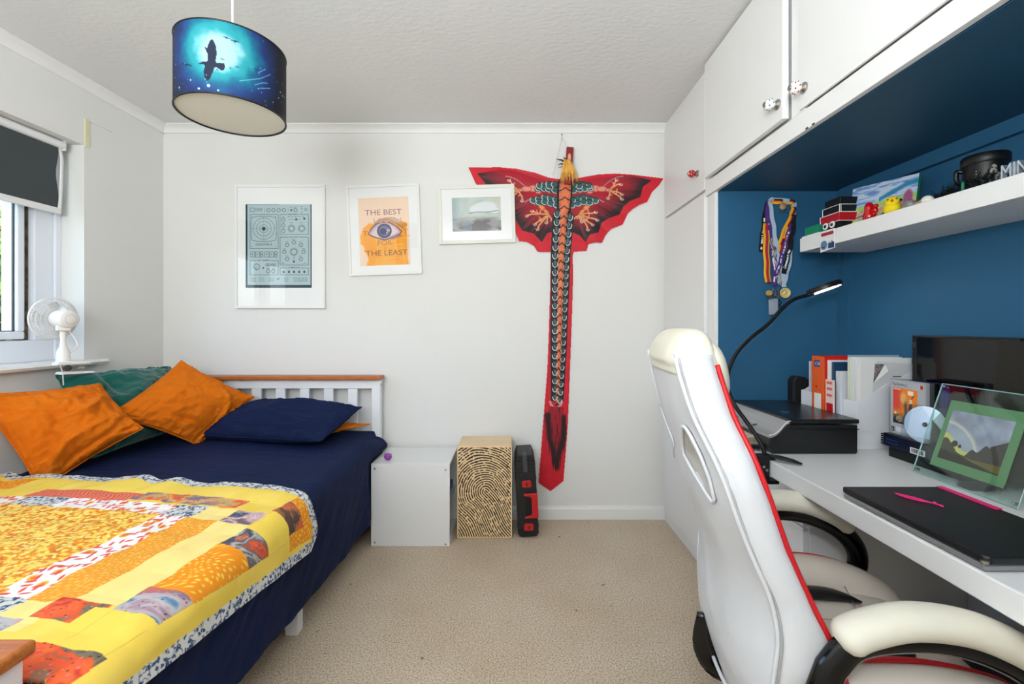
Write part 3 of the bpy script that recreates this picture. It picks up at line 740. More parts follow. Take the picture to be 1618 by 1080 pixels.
# ---- clip-on fan on the window sill
M_fan = mat('fan_white_plastic', (238, 236, 232), .32)
fc = Vector(P(96, 510, 2.02)); FXc, FYc = fc.x, fc.y
fan = thing('clip_fan', 'small white caged fan clipped to the window sill', 'fan', (fc.x, fc.y, 1.0))
hd = Vector((-.97, .18, .04)).normalized()              # the fan blows towards the window, its motor faces the room
cc_ = Vector(P(85, 503, 2.03)); u_ = hd.orthogonal().normalized(); v_ = hd.cross(u_)
RF = .092
def fring(mb, r, off, t=.0012, n=48):
    mb.tube([cc_ + hd * off + (u_ * math.cos(2 * PI * k / n) + v_ * math.sin(2 * PI * k / n)) * r for k in range(n)], t, 5, closed=True)
g = MB()
def prof(r): return -.030 * math.cos(min(r / RF, 1) * PI / 2) ** .6
for r in (.032, .047, .062, .076, .087): fring(g, r, prof(r)); fring(g, r, -prof(r) * .9)
for k in range(56):
    a = 2 * PI * k / 56; d_ = u_ * math.cos(a) + v_ * math.sin(a)
    g.tube([cc_ + hd * prof(r) + d_ * r for r in (.028, .045, .062, .077, .088, RF)], .0010, 4)
    g.tube([cc_ - hd * prof(r) * .9 + d_ * r for r in (.02, .045, .062, .077, .088, RF)], .0010, 4)
fring(g, RF, 0, .0042, 64); g.lathe([(.022, .027), (.022, .031), (.003, .032)], cc_, hd, 20)
obj('cage', g, M_fan, fan, smooth=True)
g = MB()
for k in range(4):
    a = PI / 2 * k + .3
    for j in range(6):
        a0, a1 = a + j * .16, a + (j + 1) * .16; o1, o2 = -.012 + .004 * j, -.012 + .004 * (j + 1)
        pts = [cc_ + hd * o_ + (u_ * math.cos(q) + v_ * math.sin(q)) * r for q, o_, r in ((a0, o1, .018), (a0, o1, .075 - abs(j - 3) * .002), (a1, o2, .075 - abs(j - 2) * .002), (a1, o2, .018))]
        g.add(pts + [p + hd * .0015 for p in pts], [(0, 1, 2, 3), (7, 6, 5, 4), (0, 4, 5, 1), (3, 2, 6, 7)])
g.lathe([(.018, -.016), (.020, .010), (.012, .014)], cc_, hd, 16)
obj('blades', g, mat('fan_blade', (222, 222, 220), .35), fan, auto=30)
mc = cc_ - hd * .03
mo = obj('motor', MB().lathe([(.034, .014), (.040, -.004), (.041, -.045), (.038, -.060), (.030, -.066), (.0, -.067)], mc, hd, 32), M_fan, fan, auto=40)
g = MB()
for k in range(24):
    a = 2 * PI * k / 24; d_ = u_ * math.cos(a) + v_ * math.sin(a); b_ = mc - hd * .0625
    g.tube([b_ + d_ * .020 - hd * .0035, b_ + d_ * .033 + hd * .0005], .0014, 4)
obj('vent_slot', g, mat('dark_slot', (96, 92, 86), .6), mo)['kind'] = 'stuff'
obj('oscillation_knob', MB().box(-.018, .018, -.010, .010, 0, .010).xf(Matrix.Translation(mc - hd * .025 + Vector((0, 0, .038))) @ Matrix.Rotation(-.7, 4, 'Z')), M_fan, mo, bevel=.003)
nb = Vector((mc.x - hd.x * .022, mc.y - hd.y * .022, 0))
obj('switch_box', MB().box(-.026, .026, -.024, .024, -.014, .012).xf(Matrix.Translation((nb.x, nb.y, mc.z - .040)) @ Matrix.Rotation(-.7, 4, 'Z')), M_fan, fan, bevel=.006, seg=3)
zt = mc.z - .05
obj('neck', MB().lathe([(.011, 0), (.012, -.02), (.009, -.045), (.013, -.075), (.023, -.098), (.026, -(zt - 1.012))], (nb.x, nb.y, zt), (0, 0, 1), 20), M_fan, fan, auto=40)
cl = obj('clamp', MB().prism([(-.048, .0), (.072, .0), (.078, .008), (.030, .014), (-.040, .014)], 'x', -.024, .024, Matrix.Translation((nb.x + .02, nb.y, 1.0)) @ Matrix.Rotation(-.35, 4, 'Z'))
    .prism([(-.046, -.040), (.075, -.043), (.078, -.036), (-.040, -.029)], 'x', -.024, .024, Matrix.Translation((nb.x + .035, nb.y, 1.0)) @ Matrix.Rotation(-.35, 4, 'Z')), M_fan, fan, bevel=.002)
obj('clamp_pivot', MB().lathe([(.013, 0), (.013, .012), (.010, .016)], (nb.x + .052, nb.y - .030, .988), (.5, -.85, 0), 18), M_black, fan, auto=40)
obj('clamp_spring', MB().tube([(nb.x + .056 + .006 * math.cos(k * .9), nb.y + .01 + k * .0006, .985 + .008 * math.sin(k * .9)) for k in range(50)], .0012, 5), M_chrome, fan, smooth=True)
obj('power_cord', MB().tube(smoothpath([(nb.x + .012, nb.y + .012, zt + .0), (nb.x + .045, nb.y + .02, 1.08), (XL + .085, nb.y + .018, 1.02), (XL + .095, nb.y + .02, .96), (XL + .10, nb.y + .02, .86), (XL + .10, nb.y + .02, .74)], 6), .0026, 8), M_fan, fan, smooth=True)
# thin pane glass: clear, with the mirror reflection of real glass
def pane_mat(name, tint=(255, 255, 255), refl=1.0, ior=1.5):
    m = bpy.data.materials.new(name); m.use_nodes = True; n = m.node_tree.nodes; L = m.node_tree.links; n.clear()
    o = n.new('ShaderNodeOutputMaterial'); mx = n.new('ShaderNodeMixShader'); t = n.new('ShaderNodeBsdfTransparent'); g_ = n.new('ShaderNodeBsdfGlossy'); f = n.new('ShaderNodeFresnel')
    t.inputs[0].default_value = rgb(*tint); g_.inputs['Roughness'].default_value = 0.0; f.inputs[0].default_value = ior
    ge_ = n.new('ShaderNodeNewGeometry'); mu = n.new('ShaderNodeMath'); mu.operation = 'MULTIPLY_ADD'; mu.inputs[1].default_value = -1.0; mu.inputs[2].default_value = 1.0
    m2 = n.new('ShaderNodeMath'); m2.operation = 'MULTIPLY'; L.new(ge_.outputs['Backfacing'], mu.inputs[0]); L.new(mu.outputs[0], m2.inputs[0]); L.new(f.outputs[0], m2.inputs[1]); L.new(m2.outputs[0], mx.inputs[0]); L.new(t.outputs[0], mx.inputs[1]); L.new(g_.outputs[0], mx.inputs[2]); L.new(mx.outputs[0], o.inputs[0]); return m
M_pane = pane_mat('picture_glass')
for o in bpy.data.objects:
    if o.name.startswith('window_pane'): o.data.materials[0] = M_pane

# ================================================================== PENDANT LAMP
LC = Vector((-.889, 1.43, 0)); LR = .151; LZ0, LZ1 = 1.836, 2.045; LH = LZ1 - LZ0
pl = thing('pendant_lamp', 'drum lampshade printed with a bird before a turquoise moon, hanging from the ceiling', 'lamp', (LC.x, LC.y, ZC))
dv = (-LC).normalized(); ev = Vector((-dv.y, dv.x, 0))
if ev.x < 0: ev = -ev
def LS(x, y):
    f = (x - 1083) / 275.0; phi = math.asin(max(-.995, min(.995, f)))
    top = float(np.interp(x, [808, 850, 900, 960, 1083, 1200, 1300, 1358], [150, 105, 88, 82, 98, 140, 210, 290]))
    bot = float(np.interp(x, [812, 850, 930, 1000, 1100, 1200, 1300, 1358], [500, 468, 455, 453, 465, 490, 545, 600]))
    return phi * LR, (y - top) / (bot - top) * LH
cv = Canvas(-PI * LR, 0, PI * LR, LH, 620, 160, (14, 16, 26))
gx, gy = LS(1020, 240)
X, Y = cv.X, cv.Y; nz = fbm(X * 38, Y * 38, 4, 5)
dd = np.hypot(X - gx, (Y - gy)) + (nz - .5) * .035
cv.blend(sstep(.215, .10, dd), (28, 52, 112)); cv.blend(sstep(.135, .085, dd) * .95, (14, 108, 128)); cv.blend(sstep(.10, .072, dd), (34, 142, 150)); cv.blend(sstep(.072, .040, dd), (150, 190, 200))
cv.blend(sstep(.04, .0, Y) * sstep(.02, .06, X - gx) * .0, (0, 0, 0))
gx2 = gx + 2 * PI * LR * .5
for gg in (gx2 - 2 * PI * LR, gx2):
    d2 = np.hypot(X - gg, Y - gy * 1.1) + (nz - .5) * .03; cv.blend(sstep(.14, .05, d2) * .8, (24, 110, 140))
def LP(pts): return [LS(*p) for p in pts]
BK = (26, 34, 56)
cv.poly(LP([(993, 186), (1001, 196), (1011, 225), (1014, 262), (1009, 292), (1012, 304), (1046, 304), (1051, 318), (1046, 338), (1034, 342), (1012, 326), (1003, 330), (997, 352), (984, 388), (973, 396), (960, 378), (957, 350), (963, 322), (956, 316), (942, 316), (931, 314), (944, 308), (952, 302), (966, 302), (974, 296), (974, 262), (962, 232), (960, 222), (972, 236), (974, 222), (984, 196)]), BK)
def gull(x, y, s_, f=1):
    cv.line(LP([(x - 16 * s_, y - 4 * s_), (x - 5 * s_, y - 3 * s_), (x, y + 2 * s_), (x + 6 * s_, y - 1 * s_ * f), (x + 17 * s_, y + 4 * s_)]), .0026 * s_, (22, 40, 60)); cv.disc(*LS(x, y + 1), .003 * s_, (22, 40, 60))
gull(1056, 175, .8, -1); gull(1093, 188, 1.0); gull(882, 322, 1.2); gull(1038, 284, .5); gull(1103, 316, .5); cv.disc(*LS(1073, 325), .0018, BK); cv.disc(*LS(1016, 338), .0018, BK)
cv.disc(*LS(1200, 330), .012, (20, 60, 120), .7, ry=.007, rot=.5)
for pts in ([(1115, 385), (1160, 376), (1210, 366), (1262, 348)], [(1185, 398), (1220, 388), (1246, 392)], [(1210, 414), (1260, 418)], [(1200, 335), (1235, 322)]): cv.line(LP(pts), .0016, (150, 214, 226), .75)
rr = random.Random(5)
for i in range(120):
    x = rr.uniform(-PI * LR, PI * LR); y = rr.uniform(.45, .98) * LH if rr.random() < .75 else rr.uniform(.0, 1) * LH
    cv.disc(x, y, rr.uniform(.0007, .0019), (190, 216, 236), rr.uniform(.4, .95))
for (x, y, r) in ((978, 420, .004), (936, 438, .0028), (1020, 440, .0022), (900, 398, .002), (848, 434, .0022), (1315, 440, .002), (1328, 462, .002), (1306, 466, .002), (1342, 468, .0018)): cv.disc(*LS(x, y), r, (226, 244, 250))
def spos(X, Y):
    a = X / LR; return (LC.x + LR * (np.cos(a) * dv.x + np.sin(a) * ev.x), LC.y + LR * (np.cos(a) * dv.y + np.sin(a) * ev.y), LZ1 - Y)
sheet('lamp_shade', cv, spos, mat('lampshade_print', rough=.6, vc=True, spec=.3), pl, thick=.0015)
for z in (LZ0, LZ1): obj('rim', MB().tube([(LC.x + LR * math.cos(2 * PI * k / 72), LC.y + LR * math.sin(2 * PI * k / 72), z) for k in range(72)], .0028, 6, closed=True), M_black, pl, smooth=True)
obj('diffuser', MB().lathe([(LR - .003, 0), (LR - .003, .002)], (LC.x, LC.y, LZ0 + .002), (0, 0, 1), 72), mat('diffuser_acrylic', (226, 226, 216), .5), pl)
g = MB().lathe([(.018, 0), (.018, -.05), (.012, -.055)], (LC.x, LC.y, LZ1 + .02), (0, 0, 1), 16)
for k in range(3):
    a = 2 * PI * k / 3; g.tube([(LC.x, LC.y, LZ1 - .01), (LC.x + (LR - .002) * math.cos(a), LC.y + (LR - .002) * math.sin(a), LZ1 - .001)], .0018, 6)
obj('fitter', g, M_trim, pl)
obj('cord', MB().tube([(LC.x, LC.y, LZ1), (LC.x, LC.y, ZC - .02)], .0035, 8), M_trim, pl, smooth=True)
obj('ceiling_rose', MB().lathe([(.045, 0), (.044, -.012), (.02, -.022), (.006, -.026)], (LC.x, LC.y, ZC), (0, 0, 1), 28), M_trim, pl, auto=40)

# ================================================================== PICTURES ON THE BACK WALL
def picture(c, w_, h, rot, fw, dep, open_, label, cv, fm, group='framed pictures'):
    """c: centre in photo px at the wall; sizes in metres; open_: x0,x1,z0,z1 of the mount opening from the centre"""
    cx, _, cz = P(c[0], c[1], YB - dep)
    M = Matrix.Translation((cx, YB, cz)) @ Matrix.Rotation(-rot, 4, 'Y')
    root = thing('picture_frame', label, 'picture', (cx, YB, cz), 0, group)
    g = MB(); a, b_ = w_ / 2, h / 2; ya, yb = -dep, -.001
    O = [(-a, -b_), (a, -b_), (a, b_), (-a, b_)]; I = [(-a + fw, -b_ + fw), (a - fw, -b_ + fw), (a - fw, b_ - fw), (-a + fw, b_ - fw)]
    for i in range(4):
        j = (i + 1) % 4; g.prism([O[i], O[j], I[j], I[i]], 'y', ya, yb, M)
    obj('frame', g, fm, root, bevel=.0015)
    x0, x1, z0, z1 = open_; g = MB(); I2 = [(x0, z0), (x1, z0), (x1, z1), (x0, z1)]
    for i in range(4):
        j = (i + 1) % 4; g.prism([I[i], I[j], I2[j], I2[i]], 'y', ya + .0075, ya + .0095, M)
    obj('mount', g, mat('mount_board', (240, 240, 238), .8), root)
    def pos(X, Y):
        u = (X - cv.X.min()) / (cv.X.max() - cv.X.min()); v = (Y - cv.Y.min()) / (cv.Y.max() - cv.Y.min())
        lx = x0 - .002 + u * (x1 - x0 + .004); lz = z1 + .002 - v * (z1 - z0 + .004)
        c_, s_ = math.cos(-rot), math.sin(-rot)
        return cx + lx * c_ + lz * s_, YB + ya + .0097 + 0 * lx, cz - lx * s_ + lz * c_
    sheet('print', cv, pos, M_vc, root)
    obj('glazing', MB().box(-a + fw - .002, a - fw + .002, ya + .005, ya + .0065, -b_ + fw - .002, b_ - fw + .002, M), M_pane, root)
    def tp(u, v, off=.0099):
        q = M @ Vector((x0 + u * (x1 - x0), ya + .0097 - .0004, z1 - v * (z1 - z0))); return q
    return root, tp, M
# 1: grey-blue synthesiser panel poster
cv = Canvas(95, 175, 658, 888, 300, 380, (52, 76, 92))
cv.c[:] = np.array((150, 176, 182)) / 255.; PB = (150, 176, 182); cv.c[:] = np.array((176, 197, 201)) / 255.
DK = (40, 60, 74)
cv.rect(95, 175, 112, 888, DK); cv.rect(644, 175, 658, 888, DK); cv.rect(95, 858, 658, 888, DK); cv.rect(95, 175, 380, 182, DK)
LN = (84, 106, 116)
def rc(x0, y0, x1, y1): cv.rect(x0, y0, x1, y1, LN, 1, ring=4)
rc(134, 264, 372, 552); rc(388, 264, 626, 432); rc(388, 455, 626, 692); rc(134, 654, 372, 774); rc(388, 716, 626, 774)
cv.line([(150, 290), (200, 280), (300, 280), (350, 290), (357, 340), (357, 430), (350, 480), (300, 492), (200, 492), (150, 480), (143, 430), (143, 340)], 4, LN, closed=True)
cv.line([(143, 382), (357, 382)], 2, LN, .6); cv.line([(250, 280), (250, 492)], 2, LN, .6)
for r in (34, 62, 90): cv.disc(250, 384, r, LN, .8, ring=4)            # a plain target pattern on the panel's screen
cv.disc(250, 384, 16, (44, 66, 84))
for (x, y) in ((150, 284), (350, 284), (150, 532), (350, 532)): cv.disc(x, y, 4, LN)
cv.rect(136, 208, 170, 240, LN, ring=4); cv.glyphs(178, 210, 62, 7, 8, LN, seed=1); cv.glyphs(178, 220, 62, 7, 8, LN, seed=2); cv.glyphs(178, 230, 58, 7, 7, LN, seed=3)
for x in (290, 333, 377, 420, 517): cv.disc(x, 228, 14, LN, ring=5)
cv.disc(482, 228, 8, DK); cv.glyphs(472, 200, 20, 6, 3, LN); cv.glyphs(507, 200, 20, 6, 3, LN); cv.line([(256, 208), (256, 246)], 2, LN); cv.line([(455, 208), (455, 246)], 2, LN); cv.disc(606, 222, 10, LN, ring=4)
for y in (198, 216, 245): cv.disc(571, y, 4, DK)
def cap(x, y, w_, sd):
    cv.rect(x - 6, y - 8, x + w_ + 6, y + 8, PB); cv.c[:] = cv.c; cv.rect(x - 6, y - 8, x + w_ + 6, y + 8, (176, 197, 201)); cv.glyphs(x, y - 5, w_, 9, max(4, int(w_ / 8)), DK, .9, sd)
cap(458, 264, 86, 5); cap(470, 455, 72, 6); cap(196, 654, 106, 7); cap(458, 716, 96, 8)
for (x, y) in ((415, 308), (415, 356), (415, 404)): cv.disc(x, y, 14, LN, ring=5); cv.glyphs(x - 8, y - 26, 16, 5, 3, DK)
cv.line([(458, 306), (560, 306)], 3, LN); cv.disc(524, 306, 9, DK); cv.disc(592, 299, 9, DK)
for i in range(5): cv.glyphs(452 + i * 30, 280, 18, 6, 3, DK, seed=i)
def dial(x, y, r):
    cv.disc(x, y, r, LN, ring=5)
    for k in range(20):
        a = 2 * PI * k / 20; cv.line([(x + (r + 4) * math.cos(a), y + (r + 4) * math.sin(a)), (x + (r + 11) * math.cos(a), y + (r + 11) * math.sin(a))], 3, LN, .8)
dial(484, 382, 22); dial(570, 382, 22); dial(504, 580, 25); cv.glyphs(474, 332, 20, 6, 3, DK); cv.glyphs(560, 332, 20, 6, 3, DK)
for (x, y) in ((504, 500), (564, 522), (586, 580), (564, 640), (447, 640), (424, 580), (447, 522)): cv.disc(x, y, 14, LN, ring=5); cv.glyphs(x - 12, y - 28, 24, 6, 4, DK, seed=int(x))
cv.line([(504, 604), (504, 650)], 3, LN); cv.disc(504, 662, 8, DK); cv.glyphs(402, 672, 24, 10, 3, LN); cv.glyphs(586, 672, 24, 10, 3, LN)
for x in (140, 180, 258, 300): cv.rect(x, 580, x + 34, 624, LN, ring=4); cv.glyphs(x + 10, 596, 12, 12, 2, DK)
for x in (231, 352):
    for y in (590, 614): cv.disc(x, y, 12, LN, ring=5)
cv.disc(190, 706, 24, LN, ring=6); cv.disc(246, 716, 7, DK); cv.line([(190, 706), (176, 722)], 4, LN)
for x in (276, 296, 320, 342): cv.disc(x, 690, 9, LN, ring=5)
for x in (287, 330): cv.disc(x, 744, 14, LN, ring=5); cv.glyphs(x - 12, 718, 24, 6, 4, DK)
for x in (418, 462, 505, 548, 592): cv.disc(x, 750, 9, DK); cv.glyphs(x - 8, 732, 16, 5, 3, DK)
for x0 in (138, 206, 290, 418, 500):
    for j in range(6): cv.glyphs(x0, 794 + j * 7, 50 if x0 < 418 else (40 if x0 == 418 else 120), 4, 10, LN, .7, j + x0)
cv.glyphs(362, 800, 28, 18, 2, LN)
root, tp, M = picture((441.5, 389), .545, .748, 0.001, .016, .022, (-.209, .191, -.250, .256),
    'large white frame holding a grey-blue poster of a control panel, left of the eye print', cv, M_trim)
X3 = lambda M, v: (M.to_3x3() @ Vector(v))
text('caption', 'DEADMAU5', .019, mat('print_navy', (30, 46, 60), .6), tp(.275, .492), X3(M, (1, 0, 0)), X3(M, (0, 0, 1)), root, 'CENTER', .00005)
# 2: eye print
cv = Canvas(0, 0, 100, 138, 230, 320, (244, 214, 188)); X, Y = cv.X, cv.Y
cv.c += (np.sin(X * 2.2)[..., None] * .012); nz = fbm(X * .06, Y * .06, 5, 4)
om = sstep(0, 5, Y - (52 + 26 * ((X - 38) / 62) ** 2 * (X < 45) - 8 * nz)) * sstep(0, 3, X - (8 + 6 * np.sin(Y * .06) + 12 * (nz - .5) + np.clip(75 - Y, 0, 99) * .25)) * sstep(0, 3, 96 - X + 6 * (nz - .5))
cv.blend(om * .92, (250, 160, 20)); cv.blend(om * sstep(.5, .62, fbm(X * .09, Y * .03, 8)) * .55, (250, 190, 90))
for i in range(46): 
    rr_ = random.Random(i); y = rr_.uniform(52, 134); x = rr_.uniform(12, 80); cv.line([(x, y), (x + rr_.uniform(6, 26), y)], rr_.uniform(.5, 1.4), (250, 206, 130) if i % 2 else (226, 130, 20), .6)
eye = [(18, 73), (26, 62), (36, 53), (48, 50), (62, 52), (74, 60), (84, 70), (80, 76), (66, 82), (50, 86), (36, 82), (26, 78)]
cv.poly(eye, (206, 178, 196)); cv.poly([(24, 74), (34, 62), (48, 56), (64, 58), (78, 70), (64, 78), (48, 82), (34, 80)], (228, 206, 196))
cv.line(eye, 2.2, (82, 62, 92), .85, closed=True); cv.line([(22, 64), (34, 50), (48, 44), (64, 47), (78, 56), (88, 66)], 1.6, (150, 116, 130), .7)
cv.disc(50, 68, 14.5, (70, 70, 92)); cv.disc(50, 68, 12, (126, 124, 150)); cv.disc(50, 68, 12, (60, 62, 96), ring=2); cv.disc(48, 69, 6.5, (46, 44, 110)); cv.disc(58, 67, 3, (216, 206, 214)); cv.disc(55, 72, 1.6, (220, 210, 220))
for k in range(40): a = 2 * PI * k / 40; cv.line([(50 + 7 * math.cos(a), 68 + 7 * math.sin(a)), (50 + 12 * math.cos(a), 68 + 12 * math.sin(a))], .5, (60, 58, 90), .7)
for k in range(22):
    t = k / 21; x = 32 + 54 * t; y = 56 - 9 * math.sin(PI * t) + 8 * t; cv.line([(x, y), (x + 2 + 7 * t, y - 8 - 2 * math.sin(PI * t))], 1.0, (66, 50, 76), .9)
for k in range(12): t = k / 11; x = 60 + 20 * t; cv.line([(x, 80 - 6 * t), (x + 4, 86 - 5 * t)], .8, (110, 90, 130), .8)
rt = math.radians(2.1)
root, tp, M = picture((606.5, 362.5), .440, .545, rt, .015, .022, (-.152, .152, -.214, .196),
    'white frame with an orange and blue print of an eye and lettering, hung slightly tilted', cv, M_trim)
cvb = MG_ = mat('print_mauve', (150, 108, 118), .6); orn = mat('print_pale_orange', (250, 214, 160), .6); Xd, Yd = X3(M, (1, 0, 0)), X3(M, (0, 0, 1))
for s_, u, v, sz, mm in (('THE BEST', .49, .255, .047, cvb), ('LOOK  I', .57, .375, .043, mat('print_orange', (226, 150, 70), .6)), ('T', .12, .56, .045, mat('print_tan', (190, 120, 70), .6)), ('T', .92, .55, .045, mat('print_tan', (1, 1, 1))),
                      ('FOR', .50, .70, .042, mat('print_tan', (1, 1, 1))), ('THE LEAST', .53, .855, .047, mat('print_plum', (150, 84, 60), .6))):
    text('lettering', s_, sz, mm, tp(u, v), Xd, Yd, root, 'CENTER', .00005, squeeze=1.12)
# 3: grey picture, a plain stand-in for the artwork
cv = Canvas(0, 0, 100, 69, 190, 130, (196, 208, 200)); X, Y = cv.X, cv.Y; nz = fbm(X * .05, Y * .06, 12, 5)
cv.c += (nz[..., None] - .5) * np.array([.16, .12, .14]); cv.blend(sstep(36, 54, Y + 14 * (nz - .5)), (96, 88, 88)); cv.blend(sstep(60, 100, X) * sstep(40, 0, Y) * .5, (214, 206, 170)); cv.blend(sstep(20, 0, X) * .5, (130, 156, 166))
def blobp(x, y, rx, ry, c, a=1, rot=0): cv.disc(x, y, rx, c, a, ry=ry, rot=rot, soft=1.6)
for (x, y, rx, ry, rot) in ((66, 20, 24, 10, -.08), (48, 24, 12, 7, 0), (84, 26, 12, 7, .2)): blobp(x, y, rx, ry, (226, 229, 231), .92, rot)   # a pale cloud over plain grey ground
cv.line([(34, 33), (50, 30), (72, 31), (94, 28)], 2.0, (110, 114, 116), .6); cv.blend(sstep(.45, .6, fbm(X * .035, Y * .10, 44, 4)) * (Y > 38), (196, 200, 204), .5); cv.blend(sstep(.5, .62, fbm(X * .03 + 4, Y * .03, 45, 4)) * (Y > 36) * (X < 40), (120, 146, 164), .45)
root, tp, M = picture((753, 338), .463, .352, math.radians(1.6), .021, .026, (-.148, .146, -.100, .103),
    'small landscape white frame with a grey picture, overlapping the kite wing', cv, mat('cream_frame_paint', (228, 228, 218), .45))

# ================================================================== DRAGON KITE
def Z7(x, y): return (720 + x * .21013, 200 + y * .21013)
def Z8(x, y): return (820 + x * .37037, 400 + y * .37037)
out7 = [(93, 305), (340, 303), (450, 312), (600, 345), (700, 380), (780, 392), (860, 392), (930, 382), (1080, 355), (1200, 350), (1330, 360), (1565, 388), (1530, 440), (1480, 490), (1440, 568), (1380, 590), (1330, 622), (1300, 650), (1275, 700), (1255, 738), (1170, 770), (1130, 815), (1100, 875), (1045, 872), (1000, 885), (985, 933), (890, 942)]
out8 = [(230, 10), (232, 100), (226, 300), (222, 400), (214, 620), (210, 720), (200, 860), (191, 972), (135, 1016), (82, 980), (92, 860), (100, 750), (112, 600), (120, 500), (126, 350), (132, 150), (135, 10)]
out7b = [(712, 944), (615, 942), (588, 898), (530, 866), (475, 862), (450, 800), (430, 740), (360, 690), (330, 620), (270, 590), (235, 520), (195, 470), (150, 432)]
OUT = [Z7(*p) for p in out7] + [Z8(*p) for p in out8] + [Z7(*p) for p in out7b]
cv = Canvas(737, 252, 1051, 779, 480, 806, (206, 20, 40)); X, Y = cv.X, cv.Y
mask = cv.inside(OUT)
cv.c += (fbm(X * .09, Y * .07, 2, 4)[..., None] - .5) * np.array([.12, .03, .04])
def wing(pts, low):
    pts = [Z7(*p) for p in pts]; low = [Z7(*p) for p in low]
    ins = cv.inside(pts).astype(float); d = cv.dline(low); cx, cy = Z7(830, 450)
    ang = np.arctan2(Y - cy, X - cx); st = fbm(ang * 26, np.hypot(X - cx, Y - cy) * .012, 6, 3)
    cv.blend(ins, (178, 16, 38)); cv.blend(ins * sstep(42, 4, d + (st - .5) * 30) * .9, (92, 18, 30)); cv.blend(ins * sstep(15, 2, d + (st - .5) * 18), (26, 16, 20)); cv.blend(ins * sstep(.6, .75, st) * .35, (90, 60, 60))
wing([(870, 420), (930, 410), (1100, 380), (1240, 366), (1340, 372), (1475, 405), (1410, 450), (1388, 530), (1310, 560), (1262, 600), (1232, 660), (1150, 690), (1100, 720), (1075, 795), (1010, 810), (978, 868), (930, 815), (850, 780), (840, 600)],
     [(1475, 405), (1410, 450), (1388, 530), (1310, 560), (1262, 600), (1232, 660), (1150, 690), (1100, 720), (1075, 795), (1010, 810), (978, 868), (930, 815), (850, 780)])
wing([(790, 420), (700, 410), (600, 360), (450, 330), (340, 325), (160, 352), (220, 420), (250, 480), (330, 520), (400, 600), (450, 700), (500, 780), (590, 805), (648, 868), (690, 800), (770, 780), (780, 600)],
     [(160, 352), (220, 420), (250, 480), (330, 520), (400, 600), (450, 700), (500, 780), (590, 805), (648, 868), (690, 800), (770, 780)])
def c7(x, y): return Z7(x, y)
K = .21013
def scale_(x, y, rot=0, rx=26, ry=20, col=(44, 92, 92)):
    a, b_ = Z7(x, y); cv.disc(a, b_, (rx + 6) * K, (16, 24, 30), 1, ry=(ry + 6) * K, rot=rot); cv.disc(a, b_, rx * K, col, 1, ry=ry * K, rot=rot)
    pts = [(a + math.cos(t) * rx * K * math.cos(rot) - math.sin(t) * ry * K * math.sin(rot), b_ + math.cos(t) * rx * K * math.sin(rot) + math.sin(t) * ry * K * math.cos(rot)) for t in np.linspace(-.6, 2.2, 9)]
    if x < 815: pts = [(2 * a - p, q) for p, q in pts]
    cv.line(pts, 1.0, (236, 236, 228))
def mir(x): return 1632 - x
def claw(x, y, dirs, sd, flip):
    r = random.Random(sd)
    for (dx, dy) in dirs:
        px_, py_ = x, y; pts = [(px_, py_)]
        for k in range(4):
            px_ += dx * .28 + r.uniform(-9, 9); py_ += dy * .28 + r.uniform(-9, 9); pts.append((px_, py_))
        P7 = [Z7(mir(a) if flip else a, b_) for a, b_ in pts]; cv.line(P7, 2.9, (150, 84, 50)); cv.line(P7, 1.9, (232, 164, 112))
        a, b_ = pts[2]; q = [Z7(mir(a) if flip else a, b_), Z7(mir(a + dy * .25) if flip else a + dy * .25, b_ - dx * .25)]; cv.line(q, 1.6, (232, 164, 112))
        a, b_ = pts[-1]; hk = [Z7(mir(a + 12 * math.cos(t)) if flip else a + 12 * math.cos(t), b_ + 12 * math.sin(t)) for t in np.linspace(0, 3.6, 6)]; cv.line(hk, .9, (240, 226, 214))
for fl in (False, True):
    m_ = (lambda x: mir(x)) if fl else (lambda x: x)
    for (x, y, rx, ry) in ((1010, 490, 24, 16), (1050, 465, 38, 26), (1100, 468, 40, 22), (1150, 476, 28, 14)):
        a, b_ = Z7(m_(x), y); cv.disc(a, b_, rx * K, (170, 80, 76), 1, ry=ry * K); cv.disc(a, b_, (rx - 5) * K, (224, 140, 118), 1, ry=(ry - 5) * K)
    claw(1160, 475, [(80, -30), (50, -60), (70, 20), (-20, 70), (60, 50)], 4 + fl, fl)
    for (x, y, rx, ry, ro) in ((1030, 575, 30, 18, -.6), (985, 605, 44, 20, -.8), (950, 640, 30, 16, -.8)):
        a, b_ = Z7(m_(x), y); ro = -ro if fl else ro; cv.disc(a, b_, rx * K, (160, 70, 40), 1, ry=ry * K, rot=ro); cv.disc(a, b_, (rx - 5) * K, (236, 140, 76), 1, ry=(ry - 5) * K, rot=ro)
    claw(935, 655, [(120, 30), (90, 70), (60, 100), (10, 60), (-60, 40), (110, -10)], 14 + fl, fl)
    for t in np.linspace(0, 1, 14): a, b_ = Z7(m_(1255 - 140 * t), 374 + 66 * t * t + 6 * t); cv.disc(a, b_, .65, (244, 226, 226))
    for t in np.linspace(0, 1, 5): a, b_ = Z7(m_(1065 + 46 * t), 540 + 26 * t); cv.disc(a, b_, .7, (244, 226, 226))
    for (x, y) in ((1008, 462), (1000, 446), (962, 438), (966, 466), (930, 432), (932, 470), (928, 446), (888, 436), (884, 478)): scale_(m_(x), y, .35 if not fl else -.35)
    for (x, y) in ((1048, 556), (1008, 546), (1004, 570), (960, 532), (962, 566), (918, 540), (918, 576), (876, 550), (872, 590)): scale_(m_(x), y, .3 if not fl else -.3)
